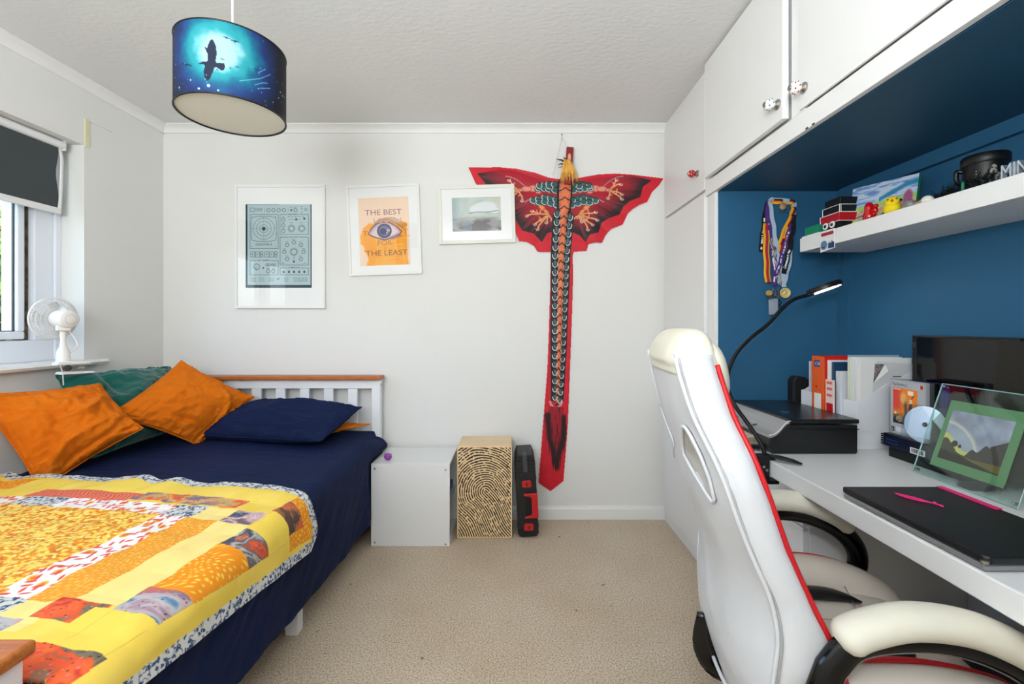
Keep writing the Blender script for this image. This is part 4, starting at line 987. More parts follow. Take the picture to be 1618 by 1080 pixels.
# body down the centre
def bc(y):                                                     # centre line and half width of the painted body (photo px)
    return np.interp(y, [280, 330, 360, 400, 520, 620, 642], [893.5, 891, 889, 886, 883.5, 881, 880]), np.interp(y, [280, 300, 330, 338, 400, 560, 620, 645], [9, 9.5, 8.5, 5.5, 4.6, 3.6, 2.2, 1])
c_, h_ = bc(Y); bm_ = (np.abs(X - c_) < h_) & (Y > 281) & (Y < 640)
cv.blend(((np.abs(X - c_) < h_ + np.interp(Y, [300, 332, 340, 640], [2, 2, 12, 8])) & (Y > 283) & (Y < 634)).astype(float), (24, 26, 30))
cv.blend(bm_.astype(float), (222, 112, 66)); cv.blend(bm_ * sstep(.4, 1, np.abs(X - c_) / h_) * .7, (150, 100, 110)); cv.blend(bm_ * (fbm(X * .3, Y * .12, 3) > .55) * .5, (236, 146, 84))
for y in (287, 300, 315, 329) + tuple(range(344, 640, 14)):
    cx, hh = float(bc(y)[0]), float(bc(y)[1]) + 1.5; cv.line([(cx - hh, y + 3), (cx - hh * .4, y + 1.5), (cx, y - 2), (cx + hh * .4, y + 1.5), (cx + hh, y + 3)], 1.7, (40, 26, 34))
i = 0
y = 337.0
while y < 640:
    for sgn in (-1, 1):
        cx, hh = float(bc(y)[0]), float(bc(y)[1]); yy = y + (5 if sgn > 0 else 0); a = cx + sgn * (hh + np.interp(y, [337, 380, 640], [4.5, 4.5, 2.0])); r = np.interp(y, [337, 640], [4.2, 3.2])
        cv.disc(a, yy, r + .5, (14, 18, 22), 1, ry=r * 1.6); cv.disc(a, yy, r, (46, 60, 66), 1, ry=r * 1.5); cv.disc(a - .5 * sgn, yy - 1, r * .45, (110, 128, 132), .7, ry=r)
        cv.line([(a + r * math.cos(t), yy + r * 1.45 * math.sin(t)) for t in np.linspace(-.2, 3.3, 9)], 1.1, (240, 240, 234))
    y += 13.2
for t in np.linspace(.15, PI - .15, 12): cv.line([Z8(158 + 22 * math.cos(t), 628 + 26 * math.sin(t)), Z8(158 + 29 * math.cos(t), 628 + 36 * math.sin(t))], 1.1, (246, 230, 230))
hp = [Z8(*p) for p in [(128, 652), (118, 740), (126, 800), (142, 850), (158, 915), (176, 880), (192, 780), (194, 700), (190, 655)]]
hin = cv.inside(hp); st = fbm(X * .9, Y * .05, 7, 3); cv.blend(hin * .85, (150, 16, 34)); cv.blend(hin * (sstep(.5, .62, st) * .8), (60, 12, 22)); dh = cv.dline([Z8(*p) for p in [(122, 690), (128, 790), (146, 850), (158, 915)]]); dh2 = cv.dline([Z8(*p) for p in [(196, 700), (190, 790), (170, 860), (158, 915)]])
dm_ = np.minimum(dh, dh2); hz = cv.inside([Z8(*p) for p in [(108, 660), (106, 800), (150, 930), (175, 930), (205, 800), (200, 660)]]); cv.blend(hz * sstep(6.5, 1.5, dm_ + (st - .5) * 9), (34, 8, 16))
def kpos(X, Y):
    c_, h_ = bc(np.clip(Y, 280, 642)); s_ = F / 2.742
    on = sstep(278, 290, Y) * sstep(645, 560, Y)
    b_ = .030 * on * np.sqrt(np.clip(1 - ((X - c_) / (h_ + 2.5)) ** 2, 0, 1))
    fl = .006 * np.abs(np.sin(np.arctan2(Y - 300, np.abs(X - 890) + 8) * 9)) * sstep(10, 60, np.abs(X - 890)) * (Y < 400) + .004 * (fbm(X * .03, Y * .012, 5) - .3) * (Y > 380)
    y = 2.7455 - b_ - fl
    return (X - 812) / s_, y, CZ - (Y - 512) / s_
kt = thing('kite', 'red winged kite with painted scales and a long tail, hung on the back wall', 'kite', P(890, 245, 2.74))
sheet('kite_fabric', cv, kpos, mat('kite_nylon', rough=.6, vc=True, bump=(25, .2, .002)), kt, mask)
def PK(x, y, d=0): a = P(x, y, 2.742); return (a[0], 2.742 - d, a[2])
M_kred = mat('kite_head_red', (140, 34, 32), .5)
hd_ = obj('head', MB().prism([(-.021, 0), (.021, 0), (.021, .22), (-.021, .22)], 'y', -.030, 0, Matrix.Translation(PK(895.5, 294, .02)) @ Matrix.Rotation(.07, 4, 'Y')), M_kred, kt, bevel=.003)
obj('snout', MB().ball(PK(898, 254, .055), .018, 12, 8, (.6, .8, 1.4)).ball(PK(896, 262, .055), .014, 12, 8, (.8, .8, .9)), mat('kite_snout', (236, 170, 140), .5), hd_, smooth=True)
g = MB(); rr = random.Random(8)
for i in range(34):
    x0 = rr.uniform(889, 900); x1 = x0 + (x0 - 893) * rr.uniform(.8, 1.8) + rr.uniform(-3, 3); y1 = rr.uniform(283, 297); d = rr.uniform(.05, .07)
    g.tube(smoothpath([PK(x0, rr.uniform(256, 262), d), PK((x0 + x1) / 2 + rr.uniform(-1, 1), 276, d + .014), PK(x1, y1, .03)], 4), [.0035, .0045, .0048, .0048, .0045, .004, .003, .002, .0012], 5)
obj('mane', g, mat('kite_mane', (226, 158, 52), .6, mottle=(60, .9, (240, 196, 110))), kt, smooth=True)
g = MB()
for pts, r in (([(892, 262), (886, 258), (880, 257), (877.5, 256)], .007), ([(888, 264), (883, 264), (880, 267)], .005), ([(889, 268), (884, 269), (880, 270)], .003), ([(892, 256), (889, 254), (889, 252)], .004)):
    p_ = smoothpath([PK(x, y, .055) for x, y in pts], 4); g.tube(p_, [r * (1 - .85 * i / (len(p_) - 1)) for i in range(len(p_))], 7)
obj('horn', g, M_black, kt, smooth=True)
M_str = mat('kite_string', (214, 196, 170), .8)
g = MB()
for a, b_, d1 in (((887.5, 221), (873, 279), .01), ((892, 222), (895, 241), .035), ((894, 262), (913, 278), .01), ((887.5, 213), (887.5, 221), .004), ((887, 221), (892, 223), .006)): g.tube([PK(*a, .004), PK(*b_, d1)], .0009, 5)
g.ball(PK(887.5, 219, .008), .005, 8, 6); obj('hanging_string', g, M_str, kt)
obj('wall_pin', MB().ball(PK(887.5, 213, .004), .005, 10, 6), M_chrome, kt)

# ================================================================== FLOOR OBJECTS BY THE BACK WALL
# white cube shelf, its open side to the right
cx0, cx1, cy0, cy1, cz1 = -.760, -.342, 2.407, 2.728, .438
cs = thing('cube_shelf', 'small white cube shelf unit standing beside the bed', 'shelf unit', (-.55, 2.56, 0)); t_ = .016
obj('front_panel', bx(cx0, cx1, cy0, cy0 + t_, 0, cz1 - t_), M_white, cs, bevel=.001)
obj('back_panel', bx(cx0, cx1, cy1 - t_, cy1, 0, cz1 - t_), M_white, cs, bevel=.001)
obj('top', bx(cx0, cx1, cy0, cy1, cz1 - t_ + .0005, cz1), M_white, cs, bevel=.001)
obj('base', bx(cx0, cx1, cy0 + t_, cy1 - t_, 0, t_), M_white, cs); obj('shelf', bx(cx0, cx1 - .01, cy0 + t_, cy1 - t_, .205, .217), M_white, cs)
obj('side_panel', bx(cx0, cx0 + t_, cy0 + t_, cy1 - t_, t_, cz1 - t_), M_white, cs)
for (x, z) in ((592, 740), (704, 742), (592, 856.5), (704, 859.5)):
    a = P(x, z, cy0); obj('screw', MB().lathe([(.0052, 0), (.0052, .0012), (.003, .0014), (.0028, .0006)], (a[0], cy0, a[2]), (0, -1, 0), 14), M_chrome, cs)
single('storage_box', bx(-.62, -.362, 2.45, 2.70, .2175, .262), mat('blue_plastic', (18, 76, 168), .35), 'blue plastic box on the inner shelf of the white cube', 'box', bevel=.01)
g = MB()
for k in range(4): g.tube(smoothpath([(-.60, 2.46 + .03 * k, .024), (-.45, 2.50 + .04 * k, .05 + .02 * k), (-.37, 2.47 + .03 * k, .14 - .03 * k), (-.40, 2.58, .06), (-.56, 2.62, .03)], 5), .004, 6)
single('cable_bundle', g, mat('grey_cable', (60, 62, 66), .5), 'loose grey cables at the bottom of the white cube', 'cables', smooth=True)
pg = thing('toy_pig', 'tiny purple pig figure on the white cube', 'toy', P(613, 727, 2.455)); px_, py_, pz_ = P(613, 721, 2.455)
M_pur = mat('purple_vinyl', (150, 70, 170), .3)
obj('body', MB().ball((px_, py_, pz_), .0195, 18, 12, (1.1, 1, .98)).ball((px_ + .010, py_ - .018, pz_ - .002), .0075, 10, 8, (1, .6, .8)), M_pur, pg, smooth=True)
for sx in (-1, 1): obj('ear', MB().lathe([(.0055, 0), (.004, .004), (.0006, .009)], (px_ + sx * .012, py_, pz_ + .011), (sx * .8, 0, .9), 10), M_pur if sx > 0 else mat('teal_vinyl', (60, 140, 170), .3), pg, smooth=True)
for sx in (-1, 1): obj('eye', MB().ball((px_ + .004 + sx * .008, py_ - .0165, pz_ + .006), .0026, 8, 6), M_blackg, pg, smooth=True)
for sx in (-1, 1): obj('foot', MB().ball((px_ + sx * .007, py_ - .004, pz_ - .0155), .0050, 8, 6), M_pur, pg, smooth=True)

# cajon with the fingerprint front
kx0, kx1, ky0, ky1, kz1 = -.313, -.011, 2.497, 2.728, .508
M_ply = mat('birch_ply', (234, 206, 166), .45, mottle=(6, .6, (220, 186, 142), (1, 1, 8)))
cj = thing('cajon', 'wooden box drum with a black fingerprint printed on its front', 'drum', (-.162, 2.61, 0))
obj('box', bx(kx0 + .001, kx1 - .001, ky0 + .006, ky1, 0.004, kz1), M_ply, cj, bevel=.006, seg=3)
cv = Canvas(0, 0, 302, 504, 330, 550, (240, 208, 160)); X, Y = cv.X, cv.Y
cv.c += (fbm(X * .01, Y * .05, 3, 4)[..., None] - .5) * np.array([.05, .06, .08])
cx, cy = 158, 252; dx, dy = .56, .83; rx, ry = X - cx, Y - cy; t = rx * dx + ry * dy; pr = -rx * dy + ry * dx + 9 * np.sin(np.clip(t, 0, 400) / 46.0)
rad = np.where(t < 0, np.hypot(rx, ry * np.where(ry < 0, .92, 1)), np.abs(pr) * (1 + 0 * t))
bend = .00075 * np.clip(t, 0, 999) ** 2 * np.sign(-pr) * np.where(pr > 0, 1.0, -.2)
rad = rad + 9 * (fbm(X * .011, Y * .011, 21, 3) - .5) * 2 * sstep(8, 60, rad) - .10 * np.clip(-ry - 60, 0, 400) * np.clip(rx / 160, -1, 1) * -1
rid = np.sin(2 * PI * rad / 12.2 - 1.2); brk = fbm(X * .10, Y * .10, 31, 3); th_ = -.12 + (fbm(X * .03, Y * .03, 33) - .5) * .5
m_ = np.clip((rid - th_) * 3.2, 0, 1) * np.clip((brk - .30) * 14, 0, 1); m_ = np.maximum(m_, np.clip((brk - .76) * 22, 0, 1))
edge = np.minimum(np.minimum(X, 302 - X), np.minimum(Y, 504 - Y)); m_ = m_ * (edge > 6)
cv.blend(m_, (24, 20, 18))
def cp_(X, Y): return kx0 + X / 1000, ky0 + 0 * X, kz1 - .002 - Y / 1000
msk = (np.clip(9 - np.minimum(X, 302 - X), 0, 9) ** 2 + np.clip(9 - np.minimum(Y, 504 - Y), 0, 9) ** 2) <= 81
sheet('tapa', cv, cp_, mat('printed_ply', rough=.45, vc=True), cj, msk)
obj('tapa_board', bx(kx0 + .001, kx1 - .001, ky0 + .0006, ky0 + .0055, .003, kz1 - .003), M_ply, cj, bevel=.001)

# black and red tool case leaning by the drum
tcs = thing('tool_case', 'tall black tool case with red latches and handle, propped against the wall', 'tool case', (.075, 2.62, 0))
MT = Matrix.Translation((.0815, 2.50, .006)) @ Matrix.Rotation(math.radians(-3.0), 4, 'Y')
M_tb = mat('tool_case_black', (28, 28, 30), .5, bump=(200, .2, .0006)); hw = .0575
outl = [(-hw + .012, 0), (hw - .014, 0), (hw, .016), (hw, .41), (hw - .014, .452), (-hw + .014, .452), (-hw, .41), (-hw, .020)]
obj('shell', MB().prism(outl, 'y', 0, .22, MT), M_tb, tcs, bevel=.006, seg=3)
for k in range(5): obj('rib', MB().prism([(-hw + .006, .345 + k * .020), (hw - .006, .345 + k * .020), (hw - .006, .352 + k * .020), (-hw + .006, .352 + k * .020)], 'y', -.006, .004, MT), M_tb, tcs, bevel=.002)
for z in (.318, .055): obj('rib', MB().prism([(-hw - .002, z), (hw + .002, z), (hw + .002, z + .008), (-hw - .002, z + .008)], 'y', -.004, .22, MT), M_tb, tcs, bevel=.002)
obj('strap', MB().prism([(-.012, .36), (.014, .36), (.014, .455), (-.012, .455)], 'y', -.012, .05, MT), mat('tool_case_grey', (66, 68, 70), .5), tcs, bevel=.003)
for z in (.275, .037):
    l_ = obj('latch', MB().prism([(-.022, z + .006), (-.014, z), (.024, z), (.030, z + .006), (.030, z + .030), (.024, z + .038), (-.014, z + .038), (-.022, z + .030)], 'y', -.010, .004, MT), M_red, tcs, bevel=.003)
    obj('latch_clip', MB().box(.004, .009, -.0115, -.008, z + .010, z + .028, MT).box(-.001, .002, -.0115, -.008, z + .010, z + .028, MT), M_black, l_)
obj('handle', MB().prism([(-.016, .240), (hw + .003, .240), (hw + .003, .105), (-.014, .105), (-.012, .113), (.018, .120), (.026, .130), (.026, .215), (.018, .224), (-.008, .228)], 'y', -.012, .10, MT), M_red, tcs, bevel=.003)
obj('handle_recess', MB().prism([(-.010, .122), (.020, .128), (.022, .214), (-.006, .220)], 'y', -.003, .01, MT), mat('dark_recess', (12, 12, 13), .6), tcs)
# ================================================================== GAMING CHAIR
PSI = math.radians(-6); CH = (.72, 1.10)
chair = thing('gaming_chair', 'white leather gaming chair with red piping pushed up to the desk', 'chair', (CH[0], CH[1], 0), PSI)
M_lea = mat('white_leather', (216, 218, 221), .42, bump=(17, .4, .006), spec=.45)
M_cream = mat('cream_leather', (226, 222, 206), .5, bump=(22, .2, .003), mottle=(9, .35, (214, 206, 184)))
M_beige = mat('beige_leather', (212, 202, 190), .55, bump=(20, .15, .003))
M_pip = mat('red_piping', (206, 26, 34), .45)
M_mesh = mat('white_mesh', (196, 192, 186), .8, bump=(900, .9, .002))
ZR = [.28, .34, .42, .50, .574, .646, .728, .80, .86, .915, .984, 1.06, 1.114]
XS = [-.165, -.178, -.190, -.188, -.180, -.192, -.228, -.255, -.272, -.293, -.321, -.341, -.352]
XF = [-.02, -.02, -.04, -.065, -.092, -.127, -.162, -.186, -.204, -.220, -.245, -.263, -.276]
HW = [.17, .205, .235, .252, .255, .252, .248, .244, .238, .222, .185, .166, .156]
BU = [.02, .03, .045, .050, .050, .045, .040, .038, .032, .028, .020, .014, .010]
def ip(z, A): 
    return float(np.interp(z, ZR, A))
def sm(A):
    zz = np.linspace(ZR[0], ZR[-1], 120); v = np.interp(zz, ZR, A); k = np.ones(9) / 9; vp = np.pad(v, 4, mode='edge'); return zz, np.convolve(vp, k, 'valid')
zz, xs_ = sm(XS); _, xf_ = sm(XF); _, hw_ = sm(HW); _, bu_ = sm(BU)
def rear_x(y, z):
    a = np.interp(z, zz, xs_); h = np.interp(z, zz, hw_); b_ = np.interp(z, zz, bu_); return a - b_ * (1 - np.clip(np.abs(y) / h, 0, 1) ** 2.4)
hole = [(-.122, .958), (-.095, .948), (-.045, .885), (-.040, .868), (-.165, .800), (-.196, .784), (-.203, .80), (-.200, .86), (-.182, .905), (-.150, .945)]
hole = [(-.122, .952), (-.108, .948), (-.052, .885), (-.048, .868), (-.150, .808), (-.166, .800), (-.176, .812), (-.176, .855), (-.164, .902), (-.142, .938)]
def inpoly(p, pts):
    r = False; n_ = len(pts)
    for i in range(n_):
        (x1, y1), (x2, y2) = pts[i], pts[(i + 1) % n_]
        if (y1 > p[1]) != (y2 > p[1]) and p[0] < x1 + (p[1] - y1) * (x2 - x1) / (y2 - y1): r = not r
    return r
def dpoly(p, pts):
    d = 9
    for i in range(len(pts)):
        (x1, y1), (x2, y2) = pts[i], pts[(i + 1) % len(pts)]; L = (x2 - x1) ** 2 + (y2 - y1) ** 2; t = max(0, min(1, ((p[0] - x1) * (x2 - x1) + (p[1] - y1) * (y2 - y1)) / L))
        d = min(d, math.hypot(p[0] - x1 - t * (x2 - x1), p[1] - y1 - t * (y2 - y1)))
    return d
rows = list(zip(zz, xs_, xf_, hw_, bu_))
# rounded end rows under the headrest cap
rings = []; NR = 46
for (z, a, f, h, b_) in rows:
    r = []
    for k in range(NR + 1):
        y = -(h - .012) + 2 * (h - .012) * k / NR; x = a - b_ * (1 - (abs(y) / h) ** 2.4)
        p = (abs(y) * -1, z)
        if .77 < z < .97 and inpoly(p, hole): x += .032 * float(sstep(.0, .012, dpoly(p, hole)))
        x += (float(fbm(y * 9 + 3, z * 7, 3, 3)) - .5) * .010
        r.append((x, y, z))
    dx = f - a
    for (q, yy) in ((.06, h - .002), (.25, h + .006), (.5, h + .010), (.75, h + .008), (.94, h + .001)):
        r.append((a + dx * q + (float(fbm(q * 3, z * 24, 8)) - .5) * .004, yy + (float(fbm(q * 4 + 2, z * 16, 9, 3)) - .5) * .008, z))
    for (q, yy) in ((1.0, h - .012), (.98, h - .035), (.80, h - .055), (.55, h - .075), (.48, h * .5), (.48, 0), (.48, -h * .5), (.55, -h + .075), (.80, -h + .055), (.98, -h + .035), (1.0, -h + .012)):
        r.append((a + dx * q, yy, z))
    for (q, yy) in ((.94, -h - .001), (.75, -h - .008), (.5, -h - .010), (.25, -h - .006), (.06, -h + .002)):
        r.append((a + dx * q + (float(fbm(q * 3 + 9, z * 24, 8)) - .5) * .004, yy + (float(fbm(q * 4 + 7, z * 16, 12, 3)) - .5) * .008, z))
    rings.append(r)
n_ = len(rings[0]); g = MB(); vs = [p for r in rings for p in r]; fs = []
for i in range(len(rings) - 1):
    for k in range(n_): fs.append((i * n_ + k, i * n_ + (k + 1) % n_, (i + 1) * n_ + (k + 1) % n_, (i + 1) * n_ + k))
fs += [tuple(range(n_))[::-1], tuple((len(rings) - 1) * n_ + k for k in range(n_))]
back = obj('backrest', g.add(vs, fs), M_lea, chair, smooth=True, local=True)
# headrest cap, a plump cushion wrapping the top
g = MB(); rg = []
for t in np.linspace(0, 1, 26):
    z = 1.068 + .102 * math.sin(t * PI / 2) ; k_ = math.cos(t * PI / 2) ** .75 if t < 1 else .0
    a = float(np.interp(min(z, 1.114), zz, xs_)) - .004 - .005 * (z > 1.09); f = float(np.interp(min(z, 1.114), zz, xf_)) + .012; h = .164 + .0 * t
    xc = (a + f) / 2 + .012 * t; ax = (f - a) / 2 + .012; 
    r = []
    for j in range(56):
        th = 2 * PI * j / 56; e_ = .55; cx_ = math.copysign(abs(math.cos(th)) ** e_, math.cos(th)); sy_ = math.copysign(abs(math.sin(th)) ** e_, math.sin(th))
        wk = (float(fbm(th * 3.2, z * 50, 5, 3)) - .5) * .006 * k_
        r.append((xc + cx_ * (ax * max(k_, .02) + wk), sy_ * ((h) * (k_ * .60 + .40 if t < 1 else .40) + wk) * (1 if t < 1 else 1), z))
    rg.append(r)
vs = [p for r in rg for p in r]; n2 = 56; fs = []
for i in range(len(rg) - 1):
    for k in range(n2): fs.append((i * n2 + k, i * n2 + (k + 1) % n2, (i + 1) * n2 + (k + 1) % n2, (i + 1) * n2 + k))
fs += [tuple(range(n2))[::-1], tuple((len(rg) - 1) * n2 + k for k in range(n2))]
obj('headrest', g.add(vs, fs), M_cream, chair, smooth=True, local=True)
# plump head pillow on the front of the headrest
g = MB(); vs = []; fs = []
for i in range(15):
    t = PI * i / 14
    for k in range(28):
        a = 2 * PI * k / 28; ex = lambda v, p: math.copysign(abs(v) ** p, v)
        vs.append((-.262 + .043 * ex(math.sin(t), .8) * math.cos(a) * 1.0 + .02 * math.cos(t) * -1, .150 * ex(math.sin(t), .55) * ex(math.sin(a), .7), 1.078 + .078 * ex(math.cos(t), .8)))
for i in range(14):
    for k in range(28): fs.append((i * 28 + k, (i + 1) * 28 + k, (i + 1) * 28 + (k + 1) % 28, i * 28 + (k + 1) % 28))
obj('head_pillow', g.add(vs, fs), M_cream, chair, smooth=True, local=True)
# seams: white cord along the rear edge, red cord along the front edge
for s_ in (-1, 1):
    pts = [(a - .004, s_ * (h - .006), z) for (z, a, f, h, b_) in rows[2:119:2]]
    obj('white_seam', MB().tube(pts, .0046, 8), M_lea, chair, smooth=True, local=True)
    pts = [(a + .010, s_ * (h + .001), z) for (z, a, f, h, b_) in rows[2:112:2]]
    obj('seam_shade', MB().tube([(x + .0075, y + s_ * .0035, z) for x, y, z in [(a - .004, s_ * (h - .006), z) for (z, a, f, h, b_) in rows[2:119:2]]], .0013, 6), mat('seam_shade_grey', (176, 176, 176), .7), chair, smooth=True, local=True)  # thin grey line imitating the shading in the groove beside the white cord
    obj('red_seam', MB().tube([(f + .002, s_ * (h - .002), z) for (z, a, f, h, b_) in rows[0:118:2]], .0052, 8), M_pip, chair, smooth=True, local=True)
    hp = [(y * -s_ if s_ > 0 else y, z) for y, z in hole]
    cpts = []
    for i in range(len(hp)):
        p, q = hp[i], hp[(i + 1) % len(hp)]
        for t in (0, .5): y = p[0] + (q[0] - p[0]) * t; z = p[1] + (q[1] - p[1]) * t; cpts.append((float(rear_x(y, z)) - .003, y, z))
    obj('vent_edge', MB().tube(cpts, .0042 if s_ < 0 else .002, 7, closed=True), M_lea, chair, smooth=True, local=True)
    pc = (sum(p[0] for p in hp) / len(hp), sum(p[1] for p in hp) / len(hp)); vs = []; N = len(hp); Rn = 5
    for i in range(N):
        for j in range(Rn + 1):
            t = j / Rn; y = hp[i][0] + (pc[0] - hp[i][0]) * t; z = hp[i][1] + (pc[1] - hp[i][1]) * t; vs.append((float(rear_x(y, z)) + .001 + .015 * min(1, t * 2), y, z))
    fs = [(i * (Rn + 1) + j, i * (Rn + 1) + j + 1, ((i + 1) % N) * (Rn + 1) + j + 1, ((i + 1) % N) * (Rn + 1) + j) for i in range(N) for j in range(Rn)]
    obj('mesh_panel', MB().add(vs, fs), M_mesh, chair, smooth=True, local=True)
pts = [(float(rear_x(y, .335)) - .004, y, .335 - .02 * math.cos(y / .2 * PI / 2)) for y in np.linspace(-.19, .19, 20)]
obj('white_seam', MB().tube(pts, .0046, 8), M_lea, chair, smooth=True, local=True)
# seat
def slab(xs, ys, zt, zb, n=26, m=26, e=4.0, dome=.02):
    x0, x1 = xs; y0, y1 = ys; g = MB(); vs = []; fs = []
    for lvl, (sc, z, dm) in enumerate(((.90, zb, 0), (.985, zb + (zt - zb) * .25, 0), (1.0, zb + (zt - zb) * .6, 0), (.97, zb + (zt - zb) * .88, 0), (.90, zt - .002, .3), (.75, zt, .75), (.45, zt, .95), (.12, zt, 1))):
        for k in range(48):
            a = 2 * PI * k / 48; c_ = math.copysign(abs(math.cos(a)) ** (2 / e), math.cos(a)); s__ = math.copysign(abs(math.sin(a)) ** (2 / e), math.sin(a))
            vs.append(((x0 + x1) / 2 + (x1 - x0) / 2 * sc * c_, (y0 + y1) / 2 + (y1 - y0) / 2 * sc * s__, z + dome * dm))
    for i in range(7):
        for k in range(48): fs.append((i * 48 + k, i * 48 + (k + 1) % 48, (i + 1) * 48 + (k + 1) % 48, (i + 1) * 48 + k))
    fs += [tuple(range(48))[::-1], tuple(7 * 48 + k for k in range(48))]; return g.add(vs, fs)
seat = obj('seat', slab((-.16, .30), (-.20, .20), .440, .34, dome=.014), M_beige, chair, smooth=True, local=True)
for s_ in (-1, 1):
    g = MB(); pth = [(-.14, s_ * .205, .435), (-.05, s_ * .212, .452), (.08, s_ * .214, .458), (.18, s_ * .208, .448), (.26, s_ * .19, .425), (.295, s_ * .165, .395)]
    pp = smoothpath(pth, 6); rs = [.035 + .022 * math.sin(PI * (i + 3) / (len(pp) + 5)) for i in range(len(pp))]
    g.tube(pp, rs, 20); obj('seat_bolster', g, M_beige, seat, smooth=True, local=True)
    obj('red_trim', MB().tube([(x, y - s_ * rs[i] * (.55 if s_ < 0 else -.5), z + rs[i] * .86) for i, (x, y, z) in enumerate(pp)][1:(-3 if s_ < 0 else -8)], 1.0, 8, flat=(.024 if s_ < 0 else .004, .004), up=(0, -s_ * .45, .9)), M_pip, seat, smooth=True, local=True)
g = MB(); pth = smoothpath([(.0, .10, .4635), (.06, .115, .4655), (.12, .110, .4655), (.17, .085, .464)], 6)
obj('black_insert', MB().tube(pth, [.35, .6, .8, .95, 1, 1, 1, 1, 1, 1, 1, .95, .9, .8, .7, .6, .5, .3, .15], 10, flat=(.030, .007), up=(0, 0, 1)), M_black, seat, smooth=True, local=True)
pth = smoothpath([(.0, -.10, .4635), (.06, -.115, .4655), (.12, -.110, .4655), (.17, -.085, .464)], 6)
obj('black_insert', MB().tube(pth, [.35, .6, .8, .95, 1, 1, 1, 1, 1, 1, 1, .95, .9, .8, .7, .6, .5, .3, .15], 10, flat=(.030, .007), up=(0, 0, 1)), M_black, seat, smooth=True, local=True)
obj('stitch_seam', MB().tube([(.17, -.16, .4645), (.12, 0, .4665), (.17, .16, .4645)], .0012, 5).tube([(.12, 0, .4665), (-.1, 0, .466)], .0012, 5), mat('seat_seam', (150, 140, 130), .7), seat, local=True)
# arm loops with padded tops
for s_ in (-1, 1):
    y = s_ * .275
    loop = smoothpath([(-.105, y, .545), (-.062, y, .592), (.03, y, .612), (.125, y, .606), (.215, y, .570), (.266, y, .515), (.272, y, .455), (.235, y, .40), (.16, y * .97, .355), (.06, y * .95, .335), (-.03, y * .95, .335), (-.10, y * .97, .37), (-.128, y, .43), (-.126, y, .495)], 5)[:-1]
    if s_ > 0: loop = [(x if x > 0 else x * .55, yy, z + .004) for x, yy, z in loop]
    obj('arm_frame', MB().tube(loop, 1.0, 14, closed=True, flat=(.028, .021), up=(0, 1, 0)).xf(Matrix.Identity(4)), M_blackg, chair, smooth=True, local=True)
    pp = smoothpath([(-.092, y, .592), (-.050, y, .618), (.03, y, .640), (.125, y, .634), (.21, y, .600), (.255, y, .562)], 7)
    if s_ > 0: pp = [(x, yy, z + .008) for x, yy, z in pp]
    rs = [1.0] * len(pp)
    for i_, k_ in ((0, .45), (1, .78), (2, .93), (-1, .4), (-2, .75), (-3, .9)): rs[i_] = k_
    obj('arm_pad', MB().tube(pp, rs, 20, flat=(.036, .030), up=(0, 0, 1)), M_cream, chair, smooth=True, local=True)
    obj('bolt', MB().lathe([(.011, 0), (.011, .004), (.006, .005)], (-.127, y + s_ * .018 * (-1 if s_ > 0 else 1) * -1, .50), (0, s_, 0), 16), M_chrome, chair, local=True)
    obj('arm_bracket', MB().tube(smoothpath([(.04, s_ * .26, .345), (.04, s_ * .20, .332), (.04, s_ * .10, .33)], 4), 1.0, 8, flat=(.03, .006), up=(0, 0, 1)), M_black, chair, smooth=True, local=True)
# back carrier, mechanism, gas lift, five-star base
obj('back_bracket', MB().tube(smoothpath([(-.205, .06, .42), (-.215, .06, .34), (-.17, .06, .29), (-.05, .05, .30), (.02, .05, .315)], 5), 1.0, 10, flat=(.045, .008), up=(0, 1, 0)), M_blackg, chair, smooth=True, local=True)
obj('mechanism', MB().box(-.09, .14, -.10, .10, .295, .342), M_black, chair, bevel=.01, local=True)
obj('lever', MB().tube([(.05, -.10, .315), (.06, -.24, .305)], .006, 8), M_black, chair, smooth=True, local=True)
obj('gas_lift', MB().lathe([(.028, .10), (.028, .20), (.016, .20), (.016, .30)], (.03, 0, 0), (0, 0, 1), 20), M_black, chair, auto=40, local=True)
base = obj('base', MB().lathe([(.045, .07), (.05, .10), (.04, .125)], (.03, 0, 0), (0, 0, 1), 20), M_blackg, chair, auto=40, local=True)
for k in range(5):
    a = 2 * PI * k / 5 + .35; c_, q_ = math.cos(a), math.sin(a)
    obj('base_arm', MB().tube([(.03 + c_ * .03, q_ * .03, .10), (.03 + c_ * .18, q_ * .18, .095), (.03 + c_ * .29, q_ * .29, .070)], [1.15, 1.0, .7], 8, flat=(.026, .018), up=(0, 0, 1)), M_blackg, base, smooth=True, local=True)
    cxx, cyy = .03 + c_ * .285, q_ * .285; g = MB().tube([(cxx, cyy, .075), (cxx, cyy, .045)], .006, 8)
    for o_ in (-.014, .014): g.lathe([(.020, -.008), (.026, -.005), (.026, .005), (.020, .008)], (cxx - q_ * o_, cyy + c_ * o_, .026), (-q_, c_, 0), 18)
    obj('caster', g, M_black, base, local=True, auto=40)
# ================================================================== ON THE DESK
DZ = .7255
